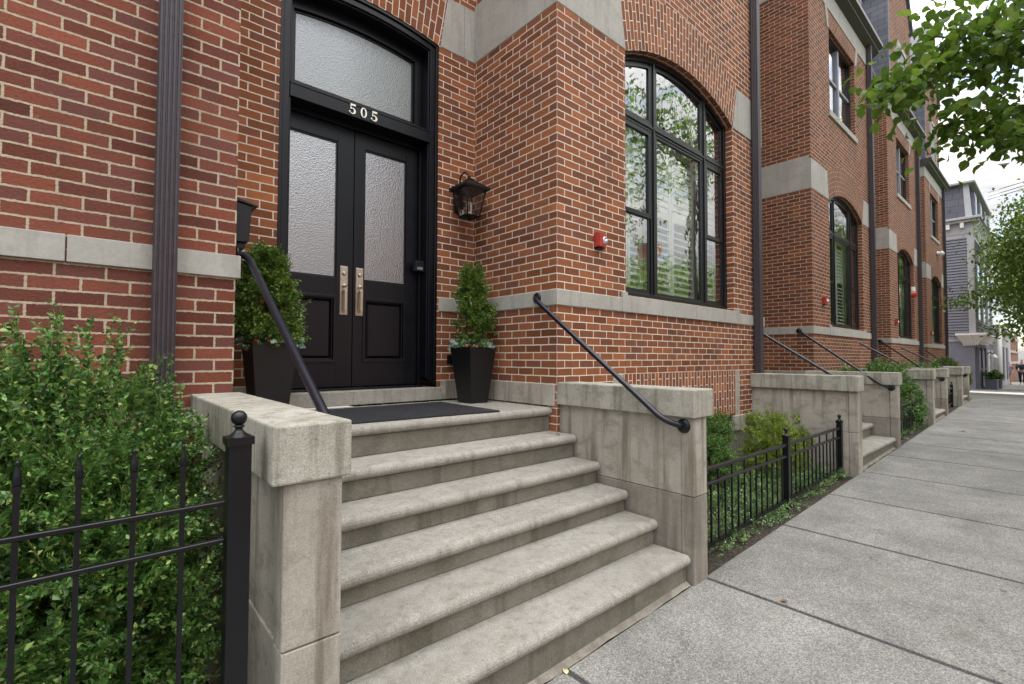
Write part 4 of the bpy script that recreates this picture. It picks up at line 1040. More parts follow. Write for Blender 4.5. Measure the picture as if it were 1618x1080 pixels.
def trailing(cx, cy, z, r, label, n=75):
    t = thing('trailing_plant', label, 'plant', (cx, cy, z), 'silvery trailing plants round the planters')
    a = rng.uniform(0, 2 * PI, n); rr = r * rng.uniform(.75, 1.35, n)
    P = np.stack([cx + np.cos(a) * rr, cy + np.sin(a) * rr, z + .02 + rng.uniform(-.01, .06, n) - np.clip(rr - r, 0, 1) * .9], 1)
    dirn = unit(np.stack([np.cos(a), np.sin(a), rng.uniform(-.6, .5, n)], 1) + rng.normal(0, .4, (n, 3)))
    N = unit(rng.normal(0, .5, (n, 3)) + np.array([-.5, -.7, .6]))
    s = rng.uniform(.026, .048, n)
    leaf_object('foliage', M['silver_leaf'], P, dirn, N, s, s * 1.0, parent=t, fold=.08, ovate=True)
    m = 160; a = rng.uniform(0, 2 * PI, m); P2 = np.stack([cx + np.cos(a) * r * rng.uniform(.3, 1.2, m), cy + np.sin(a) * r * rng.uniform(.3, 1.2, m), z + rng.uniform(-.02, .05, m)], 1)
    leaf_object('small_leaves', M['cover_leaf'], *shoots(P2, unit(rng.normal(0, 1, (m, 3)) + np.array([0, 0, .3])), .05, 6, .022, .6), parent=t)
    twig_object('stems', M['twig'], np.stack([np.full(n, cx), np.full(n, cy), np.full(n, z - .03)], 1) * .4 + P * .6, P, .0016, parent=t)
    mb = MB()
    for k in range(5):
        b = random.uniform(3.3, 5.6); mb.sphere((cx + math.cos(b) * r * .92, cy + math.sin(b) * r * .92, z + .012), .013, 10, 6, 1.2)
    mb.build('peppers', M['orange'], t)
PZ = -.2
planter(-.275, .86, PZ, 'black tapered planter on the right of the double door')
planter(-2.12, .80, PZ, 'black tapered planter on the left of the double door, half behind the stone coping', b=.098, tp=.148)
topiary(-.275, .86, PZ + .53, .75, .18, 'narrow cone boxwood in the right planter', 1350, .025)
topiary(-2.13, .80, PZ + .53, .64, .225, 'fat cone boxwood in the left planter behind the handrail', 2000, .025, 1.15)
trailing(-.275, .86, PZ + .53, .165, 'silvery round leaved trailing plant round the right planter rim')
trailing(-2.12, .80, PZ + .53, .16, 'silvery round leaved trailing plant round the left planter rim', 85)

# bed beyond the stoop
g1 = gz(2.5)
shrub('green_shrub', 'narrow dark green shrub against the pier, left end of the fenced bed', 'bush', (2.2, -.3, gz(2.2)), [((2.35, -.24, -.80), (.40, .20, .36)), ((1.9, -.35, -.95), (.4, .28, .3)), ((2.2, -.20, -.66), (.32, .15, .24))], 1700, .11, 14, .022, M['box_leaf'], .55, clip=lambda q: (q[:, 0] > .3) & (q[:, 1] < -.04))
shrub('golden_shrub', 'yellow green rounded shrub behind the low fence by the brown downspout', 'bush', (3.3, -.55, gz(3.3)), [((3.22, -.55, -.82), (.36, .30, .34)), ((3.62, -.55, -.82), (.26, .26, .34)), ((3.2, -.6, -1.02), (.36, .3, .24))], 1700, .11, 14, .026, M['gold_leaf'], .55, leaders=[(3.1, -.5, -.62, .14, 0), (3.62, -.55, -.65, .20, .1), (3.5, -.5, -.62, .14, .1)], clip=lambda q: (q[:, 1] > -1.0) & (q[:, 1] < -.12) & (q[:, 0] < 3.93))
def cover(name, x0, x1, y0, y1, n, h=.10):
    x = rng.uniform(x0, x1, n); y = rng.uniform(y0, y1, n); z = np.array([gz(v) for v in x]) + rng.uniform(0, h, n) * (.5 + .5 * np.sin(x * 5) * np.sin(y * 7 + 1))
    P = np.stack([x, y, z], 1); dirn = unit(rng.normal(0, .8, (n, 3)) + np.array([0, -.15, .7]))
    o = leaf_object(name, M['cover_leaf'], *shoots(P, dirn, rng.uniform(.05, .13, n), 9, .026, .55)); o['kind'] = 'stuff'; o['label'] = 'low green ground cover in the fenced bed'; o['category'] = 'ground cover'
    return o
cover('ground_cover', .35, 3.85, -1.02, -.1, 2100, .2)
cover('ground_cover', .5, 3.85, -1.17, -1.0, 230, .03)
cover('ground_cover', 6.5, 9.2, -1.15, -.4, 600, .12)
shrub('green_shrub', 'tall dense dark hedge bush behind the second low fence', 'bush', (8.2, -.65, gz(8.2)), [((8.35, -.75, -.42), (.70, .36, .52)), ((7.5, -.65, -.42), (.70, .38, .50)), ((8.7, -.9, -.75), (.4, .3, .35)), ((6.9, -.5, -.35), (.4, .3, .35))], 2400, .15, 13, .036, M['box_leaf'], .55, clip=lambda q: (q[:, 0] > 6.45) & (q[:, 0] < 9.15) & (q[:, 1] < -.05) & (q[:, 1] > -1.22))
shrub('green_shrub', 'dark bush between the third and the last stoop', 'bush', (12.2, -.6, gz(12)), [((12.2, -.6, -.5), (.9, .4, .5)), ((12.7, -.6, -.2), (.5, .35, .35))], 500, .18, 10, .045, M['box_leaf'], .55, clip=lambda q: (q[:, 0] < 13.2) & (q[:, 0] > 11.3))
shrub('green_shrub', 'bright leafy bush rising over the last stoop, in front of the grey house', 'bush', (16.2, -.7, gz(16)), [((16.2, -.65, -.30), (.45, .30, .42)), ((15.55, -1.02, -.52), (.26, .2, .36)), ((15.7, -.8, -.6), (.4, .3, .3))], 800, .15, 11, .045, M['far_leaf'], .6, clip=lambda q: (q[:, 0] > 15.1) & (q[:, 1] > -1.25))

# ------------------------------------------------------------------ ground, sidewalk, road
def strip(mb, y0, y1, xs, dz):
    for a, b in zip(xs, xs[1:]):
        mb.face([(a, y0, gz(a) + dz), (b, y0, gz(b) + dz), (b, y1, gz(b) + dz), (a, y1, gz(a) + dz)])
xs_ground = [-60, -30, -6, -3, 0, 3, 6, 9.5, 13, 16, 19, 28, 47, 90, 400]
mb = MB(); strip(mb, -60, 80, xs_ground, -.035); structure(mb.build('ground', M['soil'], None, weld=True))
# sidewalk slabs with open joints
joints = [-8.4, -6.95, -5.5, -4.1, -2.68, -1.24, .19, 1.63, 2.93, 4.25, 5.55, 6.75, 7.95, 9.15, 10.35, 11.6, 13.0, 14.5, 16.0, 17.5, 19.0, 21, 23, 25, 28, 31, 34, 38, 42, 47, 55, 70, 90]
mb = MB(); gp = .017
for a, b in zip(joints, joints[1:]):
    for y0, y1 in ((-4.30, -2.78), (-2.78, -1.232)):
        q = [(a + gp, y0 + gp / 2), (b - gp, y0 + gp / 2), (b - gp, y1 - gp / 2), (a + gp, y1 - gp / 2)]
        if y0 < -4: pass
        mb.hexa([(x, y, gz(x) - .034) for x, y in q] + [(x, y, gz(x)) for x, y in q])
structure(mb.build('sidewalk', M['sidewalk'], None, .004, 2))
mb = MB(); strip(mb, -4.30, -1.24, [x for x in joints], -.006); structure(mb.build('sidewalk_joints', M['asphalt'], None, weld=True))
mb = MB()
for a, b in zip(xs_ground[1:-1], xs_ground[2:]):
    mb.hexa([(a, -4.50, gz(a) - .2), (b, -4.50, gz(b) - .2), (b, -4.31, gz(b) - .2), (a, -4.31, gz(a) - .2), (a, -4.50, gz(a)), (b, -4.50, gz(b)), (b, -4.31, gz(b)), (a, -4.31, gz(a))])
structure(mb.build('kerb', M['sidewalk'], None))
mb = MB(); strip(mb, -12, -4.50, xs_ground[1:-1], -.13); 
for v in mb.v: pass
road = mb.build('road', M['asphalt'], None, weld=True); structure(road)
# fill between last stoop and grey house: driveway paving
mb = MB(); xs_ = [15.6, 16, 19, 22, 25, 28, 31, 34, 40, 47]; strip(mb, -1.236, .4, xs_, -.006); structure(mb.build('driveway', M['sidewalk'], None, weld=True))

# ------------------------------------------------------------------ fallen leaves
def fallen(x, y, z, s, mat, label, rot):
    Dv = np.array([[math.cos(rot), math.sin(rot), .05]]); o = leaf_object('fallen_leaf', mat, np.array([[x, y, z + .006]]), Dv, np.array([[.1, -.1, 1.0]]), s, s * .6, None, .2, True)
    tag(o, label, 'leaf')
M['dry'] = plain('dry_leaf', (.20, .10, .045), .7, 0, .3, .3); M['pale'] = plain('pale_leaf', (.62, .55, .30), .6, 0, .3, .2)
fallen(-.16, -.135, -.412, .05, M['dry'], 'dry brown leaf at the right end of the second step', -.2)
fallen(-2.36, -.66, -.768, .032, M['pale'], 'pale yellow leaf at the left end of the fourth step', .4)
fallen(-1.27, -1.27, gz(-1.27), .05, M['pale'], 'yellowish leaf at the sidewalk joint below the bottom step', .9)
fallen(.25, -1.75, gz(.25), .05, M['dry'], 'small brown leaf on the sidewalk slab right of the pier', 2.4)
fallen(1.05, -1.16, gz(1.05) - .02, .09, M['dry'], 'tan leaf on the soil under the low fence', 1.2)
fallen(8.6, -1.75, gz(8.6), .12, M['dry'], 'brown leaf on the sidewalk before the third stoop', .3)

# ------------------------------------------------------------------ grey clapboard house across the driveway
GX = 28.0; GY = -.25
gh = thing('clapboard_house', 'lilac grey clapboard house with white corner boards and a shingled mansard', 'house', (GX, GY, -1.2))
L_ = 9.0
mb = MB(); mb.box(GX, GX + L_, GY, 9, 1.10, 6.0)
zc = 1.18
while zc < 5.95:
    z2_ = min(zc + .135, 5.95)
    mb.face([(GX - .05, 9, zc), (GX - .05, GY - .05, zc), (GX - .006, GY - .006, z2_), (GX - .006, 9, z2_)])
    mb.face([(GX, 9, zc), (GX, GY, zc), (GX - .05, GY - .05, zc), (GX - .05, 9, zc)])
    mb.face([(GX - .05, GY - .05, zc), (GX + L_, GY - .05, zc), (GX + L_, GY - .006, z2_), (GX - .006, GY - .006, z2_)])
    mb.face([(GX - .05, GY - .05, zc), (GX, GY, zc), (GX + L_, GY, zc), (GX + L_, GY - .05, zc)]); zc += .135
mb.build('clapboard_wall', M['clap'], gh)
mb = MB(); mb.box(GX, GX + L_, GY, 9, -2.0, 1.04); mb.build('ground_floor_wall', M['stucco'], gh)
mb = MB(); mb.box(GX - .03, GX + L_, GY - .03, 9, 1.04, 1.18)
mb.box(GX - .06, GX + .02, GY - .055, GY + .17, 1.18, 5.95); mb.box(GX - .055, GX + .25, GY - .06, GY + .02, 1.18, 5.95)
mb.box(GX - .03, GX + L_, GY - .03, 9, 5.95, 6.15); mb.box(GX - .05, GX + L_, GY - .05, 9, 6.15, 6.66)
mb.build('corner_board', M['trim'], gh)
mb = MB(); mb.box(GX - .32, GX + L_, GY - .36, 9, 6.78, 6.90); mb.box(GX - .24, GX + L_, GY - .28, 9, 6.66, 6.78); mb.build('cornice', M['trim'], gh, .02)
y = GY + .25
while y < 2.4: mb = MB(); mb.box(GX - .22, GX - .05, y, y + .13, 6.42, 6.66); mb.build('bracket', M['white'], gh); y += .36 if y > GY + .3 else .5
x = GX + .2
while x < GX + L_: mb = MB(); mb.xprism([(GY - .26, 6.66), (GY - .05, 6.66), (GY - .05, 6.20), (GY - .10, 6.22), (GY - .14, 6.45), (GY - .26, 6.56)], x, x + .14); mb.build('bracket', M['white'], gh); x += .7
mb = MB()
mb.face([(GX, 9, 6.9), (GX, GY, 6.9), (GX + .18, GY + .12, 8.55), (GX + .18, 9, 8.55)], [(9, 0), (-.25, 0), (0, 1.7), (9, 1.7)])
mb.face([(GX, GY, 6.9), (GX + L_, GY, 6.9), (GX + L_, GY + .3, 8.55), (GX + .18, GY + .12, 8.55)], [(0, 0), (L_, 0), (L_, 1.7), (.2, 1.7)])
mb.face([(GX + .18, 9, 8.55), (GX + .18, GY + .12, 8.55), (GX + L_, GY + .3, 8.55), (GX + L_, 9, 8.55)])
mb.build('mansard_roof', M['shingle'], gh)
mb = MB(); mb.box(GX - .02, GX + L_ + .1, GY - .16, 9, 8.55, 8.66); mb.build('roof_edge', M['copper'], gh, .02)
mb = MB(); mb.hexa([(GX + .0, GY - .03, 6.9), (GX + .08, GY - .03, 6.9), (GX + .08, GY + .2, 6.9), (GX + .0, GY + .2, 6.9), (GX + .15, GY + .08, 8.55), (GX + .24, GY + .08, 8.55), (GX + .24, GY + .28, 8.55), (GX + .15, GY + .28, 8.55)]); mb.build('roof_corner_board', M['trim'], gh)
for x in (GX + .9, GX + 3.2, GX + 5.5, GX + 7.6):
    mb = MB(); mb.box(x, x + 1.0, GY - .06, GY + .02, 2.0, 4.9); mb.box(x - .1, x + 1.1, GY - .14, GY + .0, 4.9, 5.2); f_ = mb.build('upper_window', M['trim'], gh)
    mb = MB(); mb.box(x + .12, x + .88, GY - .08, GY - .06, 2.1, 4.75); mb.build('window_glass', M['glass'], f_)
    mb = MB(); mb.box(x, x + .9, GY - .05, GY + .4, 7.1, 8.3); f_ = mb.build('dormer_window', M['greyblue'], gh)
    mb = MB(); mb.box(x + .12, x + .78, GY - .07, GY - .05, 7.2, 8.15); mb.build('window_glass', M['glass'], f_)
for x in (GX + .8, GX + 2.6):
    mb = MB(); mb.box(x, x + 1.0, GY - .05, GY + .02, -1.35, .62); d_ = mb.build('door', M['greyblue'], gh)
    mb = MB(); mb.box(x + .9, x + .95, GY - .11, GY - .05, -.35, -.25); mb.build('door_handle', M['nickel'], d_)
for x in (GX + .35, GX + 2.1, GX + 3.9):
    mb = MB(); mb.box(x, x + .3, GY - .10, GY + .0, -1.14, .78); mb.box(x - .06, x + .36, GY - .16, GY + .0, -1.6, -1.15); mb.build('pilaster', M['stucco'], gh)
for x in (GX + 4.6, GX + 6.6):
    mb = MB(); mb.box(x, x + 1.3, GY - .08, GY + .02, -.55, .7); mb.box(x - .1, x + 1.4, GY - .16, GY, -.66, -.55); f_ = mb.build('shop_window', M['trim'], gh)
    mb = MB(); mb.box(x + .15, x + 1.15, GY - .10, GY - .08, -.45, .6); mb.build('window_glass', M['glass'], f_)
mb = MB()
prof = [(GY + .0, .92), (GY - .10, .92), (GY - .14, 1.0), (GY - .20, 1.02), (GY - .24, 1.12), (GY - .36, 1.28), (GY - .42, 1.30), (GY - .42, 1.40), (GY + .0, 1.46)]
mb.xprism(prof, GX + .1, GX + 5.2)
mb.hexa([(GX - .06, GY - .14, .92), (GX + .1, GY - .14, .92), (GX + .1, GY + .4, .92), (GX - .06, GY + .4, .92), (GX - .32, GY - .42, 1.32), (GX + .1, GY - .42, 1.32), (GX + .1, GY + .62, 1.32), (GX - .32, GY + .62, 1.32)])
mb.box(GX - .33, GX + .1, GY - .43, GY + .63, 1.32, 1.42)
for k in range(8): mb.box(GX - .09, GX - .05, GY - .12 + k * .066, GY - .085 + k * .066, .84, .92)
mb.build('shop_cornice', M['white'], gh)
t = thing('wall_lamp', 'black hooded wall lamp on the front of the grey house', 'lamp', (GX + 4.3, GY, .4))
mb = MB(); mb.tube([(GX + 4.3, GY, .42), (GX + 4.3, GY - .22, .55), (GX + 4.3, GY - .34, .46)], .025, 8); mb.build('bracket', M['iron'], t)
mb = MB(); mb.lathe((GX + 4.3, GY - .34, .28), [(.16, 0), (.13, .08), (.05, .16), (0, .18)], 14); mb.build('lamp_shade', M['white'], t)
# planter boxes in front of the grey house
for (x, y, w_, lb, mt) in ((GX + 1.8, GY - .42, .5, 'grey planter box with a dark shrub beside the grey house door', 'box_leaf'), (GX + 4.0, GY - .45, .6, 'grey planter box with leafy plants under the shop window', 'far_leaf')):
    t = thing('planter', lb.split(' with')[0] + lb[lb.index(' beside') if ' beside' in lb else lb.index(' under'):], 'planter', (x, y, gz(x)), 'planter boxes by the grey house')
    mb = MB(); mb.box(x - w_ / 2, x + w_ / 2, y - .2, y + .2, gz(x) - .05, gz(x) + .42); mb.box(x - w_ / 2 - .03, x + w_ / 2 + .03, y - .23, y + .23, gz(x) + .42, gz(x) + .48); mb.build('box_body', M['greyblue'], t, .01)
    shrub('green_shrub', ('dark shrub growing in' if mt == 'box_leaf' else 'leafy plants growing in') + ' the grey planter box ' + ('beside the grey house door' if mt == 'box_leaf' else 'under the shop window'), 'bush', (x, y, gz(x) + .45), [((x, y, gz(x) + .66), (.24, .22, .22))], 130, .15, 9, .07, M[mt], .6)
# pale building and brick building beyond
wb = thing('pale_building', 'pale grey flat fronted building beyond the grey house', 'building', (39, -.25, -1.5))
mb = MB(); mb.box(37.2, 50, -.35, 9, -2.4, 2.0); mb.build('wall', M['trim'], wb)
mb = MB(); mb.box(37.15, 50.1, -.55, 9, 2.0, 2.25); mb.build('roof_edge', M['white'], wb)
for x in (39.0, 42.0, 45.5):
    mb = MB(); mb.box(x, x + 1.2, -.40, -.34, -1.2, 1.0); mb.build('window', M['stucco'], wb)
mb = MB(); mb.tube([(37.5, -.5, -1.6), (37.5, -.5, 2.1)], .12, 10); mb.build('downspout', M['white'], wb)
bb = thing('brick_building', 'distant red brick building with pale stone bands behind the walking woman', 'building', (70, 0, -2))
mb = MB(); mb.box(70, 90, .9, 14, -3, 3.4); mb.box(66, 70, 2.4, 14, -3, 2.2); mb.build('wall', M['brick_far'], bb)
for z in (-.4, .9, 2.4):
    mb = MB(); mb.box(69.9, 90, .8, 14, z, z + .28); mb.box(65.9, 69.89, 2.3, 14, z, z + .28); mb.build('stone_band', M['band'], bb)
for z in (.1, 1.4):
    mb = MB(); mb.box(69.92, 69.98, 2.0, 3.4, z, z + .7); mb.build('window', M['frame'], bb)

# ------------------------------------------------------------------ trees
def tree(name, label, trunk, crown, n_limbs, clusters, per, lsize, leafmat, group=None, r0=.16, ovate=False, clip=None, extra=None, cl_r=.55):
    """trunk=(x,y); crown=(centre, radii). leaves grow in clumps at the ends of limbs"""
    tx, ty = trunk; tz = gz(tx) - .05
    t = thing(name, label, 'tree', (tx, ty, tz), group)
    cc, cr = np.array(crown[0]), np.array(crown[1])
    mb = MB(); fork = Vector((tx, ty, cc[2] - cr[2] * .8))
    mb.tube([(tx, ty, tz), (tx + .03, ty, (tz + fork.z) / 2), fork], [r0 * 1.25, r0, r0 * .85], 12)
    mb.build('trunk', M['bark'], t)
    mb = MB(); tips = []
    for k in range(n_limbs):
        a = 2 * PI * k / n_limbs + random.uniform(-.4, .4); el = random.uniform(.1, 1.3)
        e = Vector(cc) + Vector((math.cos(a) * math.cos(el) * cr[0], math.sin(a) * math.cos(el) * cr[1], (math.sin(el) - .25) * cr[2])) * .72
        mid = fork.lerp(e, .5) + Vector((random.uniform(-.2, .2), random.uniform(-.2, .2), .25))
        mb.tube([fork, mid, e], [r0 * .5, r0 * .28, r0 * .08], 7); tips.append(e)
        for j in range(3):
            e2 = e + Vector((random.uniform(-1, 1) * cr[0], random.uniform(-1, 1) * cr[1], random.uniform(-.5, .6) * cr[2])) * .4
            mb.tube([mid.lerp(e, .5), e2], [r0 * .16, r0 * .04], 5)
    arrs = []
    u = unit(rng.normal(size=(clusters, 3))); k = rng.uniform(.35, 1, (clusters, 1)) ** .5
    Cn = cc + u * cr * k
    Cn[:, 2] -= .12 * cr[2] * (u[:, 0] ** 2)
    if extra:
        for pts, spread, m in extra:
            pts = [Vector(p) for p in pts]
            mb.tube(pts, [max(.006, r0 * .16 * (1 - i / len(pts)) ** 1.2) for i in range(len(pts))], 7)
    limbs = mb.build('limbs', M['bark'], t)
    if clip is not None: Cn = Cn[clip(Cn)]
    n = len(Cn) * per
    Pq = (Cn[:, None] + rng.normal(0, 1, (len(Cn), per, 3)) * np.array([cl_r, cl_r, cl_r * .6])).reshape(-1, 3)
    if extra:
        for pts, spread, m in extra:
            pts = np.array(pts); tt = rng.uniform(.05, 1, m) * (len(pts) - 1); i = np.clip(tt.astype(int), 0, len(pts) - 2); fr = (tt - i)[:, None]
            Pq = np.concatenate([Pq, pts[i] * (1 - fr) + pts[i + 1] * fr + rng.normal(0, 1, (m, 3)) * spread])
    if clip is not None: Pq = Pq[clip(Pq)]
    n = len(Pq)
    dirn = unit(rng.normal(0, .8, (n, 3)) + np.array([0, 0, -.75]))
    N = unit(rng.normal(0, .55, (n, 3)) + np.array([0, 0, 1.0]))
    s = lsize * rng.uniform(.65, 1.25, n)
    leaf_object('crown', leafmat, Pq, dirn, N, s, s * (.82 if ovate else .6), parent=t, ovate=ovate, fold=.12)
    return t
# camera model, also used to check what the near branch may cover
S = .07
TH, PT, RO, FPX = .8521606, .030858, .0033105, 759.2446
CAM = np.array([-3.0724872, -2.9142859, .2388907])
fw = np.array([math.cos(TH) * math.cos(PT), math.sin(TH) * math.cos(PT), math.sin(PT)])
r_ = np.array([math.sin(TH), -math.cos(TH), 0.]); up_ = np.cross(r_, fw)
r2 = r_ * math.cos(RO) + up_ * math.sin(RO); u2 = -r_ * math.sin(RO) + up_ * math.cos(RO)
street = lambda q: q[:, 1] < -3.0            # the main crown hangs over the road, a few limbs reach over the sidewalk
near = tree('street_tree', 'near street tree whose broad leaved branches hang into the upper right corner', (5.2, -4.15), ((5.0, -5.6, 5.2), (3.4, 2.5, 2.4)), 9, 260, 30, .098, M['tree_leaf'], 'trees along the street', .17, True, clip=lambda q: (q[:, 1] < -3.02) | ((q[:, 0] > 2.0) & (q[:, 0] < 6.0) & (q[:, 1] < -1.45)),
     extra=[([(5.2, -4.15, 3.0), (4.6, -3.2, 3.45), (3.6, -2.55, 3.24), (2.8, -2.06, 2.88), (2.42, -1.86, 2.66)], (.17, .13, .13), 640),
            ([(5.2, -4.15, 3.0), (4.6, -3.1, 3.0), (3.7, -2.5, 2.70), (3.1, -2.16, 2.50)], (.17, .13, .12), 640),
            ([(5.2, -4.15, 3.0), (4.7, -3.3, 2.75), (4.0, -2.75, 2.55), (3.4, -2.55, 2.34)], (.22, .15, .10), 620),
            ([(5.2, -4.15, 3.0), (4.4, -3.1, 3.7), (3.3, -2.42, 3.34), (2.85, -2.14, 3.30)], (.17, .14, .13), 480),
            ([(5.2, -4.15, 3.0), (4.7, -3.2, 3.8), (3.9, -2.7, 3.6), (3.2, -2.4, 3.45)], (.26, .18, .20), 780)])
for i, (tr, cr, lb) in enumerate([((19.0, -4.3), ((19.2, -3.95, 3.8), (2.5, 2.3, 2.1)), 'leafy tree reaching over the sidewalk in front of the grey house'), ((28, -4.4), ((28, -3.8, 3.9), (3.2, 2.9, 3.2)), 'sunlit yellow green tree behind the first, over the walking couple'), ((40, -4.4), ((40, -4.6, 4.6), (3.6, 3.2, 3.6)), 'farther street tree down the block')]):
    tree('street_tree', lb, tr, cr, 9, (800, 850, 560)[i], 34, (.135, .17, .24)[i], M['far_leaf'], 'trees along the street', .16, False, cl_r=.42, clip=lambda q: q[:, 1] < .6,
         extra=[([(19.0, -4.0, 2.6), (19.6, -2.6, 2.7), (20.4, -1.2, 2.5), (20.6, -.3, 2.2)], (.34, .24, .15), 800), ([(19.0, -4.0, 2.6), (19.4, -2.9, 2.0), (20.0, -2.0, 1.4), (20.6, -1.5, 1.1)], (.36, .22, .16), 600)] if i == 0 else ([([(28, -4.2, 3), (28.5, -3, 2.4), (29, -2.2, 1.6)], (.8, .5, .5), 700)] if i == 1 else None))
tree('street_tree', 'second street tree, its crown hanging over the road before the second house', (11.0, -4.35), ((11.5, -5.3, 7.5), (3.2, 2.0, 1.5)), 8, 120, 20, .135, M['tree_leaf'], 'trees along the street', .16, True, clip=lambda q: q[:, 1] < -3.3)
# across the road, seen only as reflections in the glass
for i, x in enumerate((16.5, 22.0, 28.0)):
    tree('street_tree', ('rounded tree across the road, reflected in the arched window', 'taller tree across the road, reflected in the arched window', 'farthest tree across the road')[i], (x, -12.6), ((x, -12.6, 3.0 + i * .3), (3.0, 2.4, 2.9)), 8, 170, 22, .26, M['far_leaf'], 'trees across the road', .16)
ob = thing('brick_building', 'long low brick building across the road', 'building', (6, -19, -1.4))
mb = MB(); mb.box(-16, 60, -26, -18.5, -3, 4.2); mb.build('wall', M['brick_far'], ob)
mb = MB(); mb.box(34, 35.4, -22, -20.5, 4.3, 10.5); mb.build('chimney', M['brick_far'], ob)
mb = MB(); mb.prism([(-16.3, 4.2), (60.3, 4.2), (58, 6.4), (-14, 6.4)], -26.2, -18.2); mb.build('roof', M['slate'], ob)
for x in range(-14, 39, 4):
    for z in (-.6, 2.1): mb = MB(); mb.box(x, x + 1.1, -18.53, -18.49, z, z + 1.6); mb.build('window', M['trim'], ob)

# ------------------------------------------------------------------ utility cables
def cable(p, q, sag, label, r=.014):
    p, q = Vector(p), Vector(q); pts = [p.lerp(q, i / 16) - Vector((0, 0, sag * 4 * (i / 16) * (1 - i / 16))) for i in range(17)]
    mb = MB(); mb.tube(pts, r, 5); tag(mb.build('utility_cable', M['iron'], None), label, 'cable', 'overhead cables')
for k, (dz, lb) in enumerate(((.0, 'top cable of the bundle crossing the sky beside the grey roof'), (-.17, 'middle cable of the bundle crossing the sky beside the grey roof'), (-.30, 'bottom cable of the bundle crossing the sky beside the grey roof'))):
    cable((25.5, -1.0, 7.3 + dz), (24.0, -9.0, 8.6 + dz * .7), .1, lb, .016)
cable((21.8, -.05, 3.0), (27.9, -.32, 4.1), .25, 'thin cable across the clapboard wall, upper of two', .015)
cable((21.8, -.05, 2.6), (27.9, -.32, 3.3), .35, 'thin cable across the clapboard wall, lower of two', .015)

# ------------------------------------------------------------------ pedestrians
def skin_mesh(name, verts, edges, radii, mat, parent, levels=1):
    off = LOC[root_of(parent).name]
    me = bpy.data.meshes.new(name); me.from_pydata([tuple(Vector(v) - off) for v in verts], edges, [])
    o = bpy.data.objects.new(name, me); COL.objects.link(o)
    o.modifiers.new('Skin', 'SKIN'); me.skin_vertices[0].data[0].use_root = True
    for sv, r in zip(me.skin_vertices[0].data, radii): sv.radius = (r, r) if not isinstance(r, tuple) else r
    sb = o.modifiers.new('Subdivision', 'SUBSURF'); sb.levels = levels; sb.render_levels = levels
    dg = bpy.context.evaluated_depsgraph_get(); ev = o.evaluated_get(dg); m2 = bpy.data.meshes.new_from_object(ev)
    o.modifiers.clear(); o.data = m2; m2.materials.clear(); m2.materials.append(mat)
    for p in m2.polygons: p.use_smooth = True
    o.parent = parent
    return o
M['skin'] = plain('skin', (.42, .25, .18), .55, 0, .4, .05); M['hair'] = plain('dark_hair', (.02, .015, .012), .5, 0, .4, .2)
M['dress'] = plain('grey_dress', (.18, .18, .22), .8, 0, .3, .2, 12); M['navy'] = plain('navy_cloth', (.018, .024, .06), .8, 0, .3, .15)
M['shoe'] = plain('dark_shoe', (.02, .018, .02), .5); M['paleshoe'] = plain('pale_shoe', (.55, .55, .55), .5)
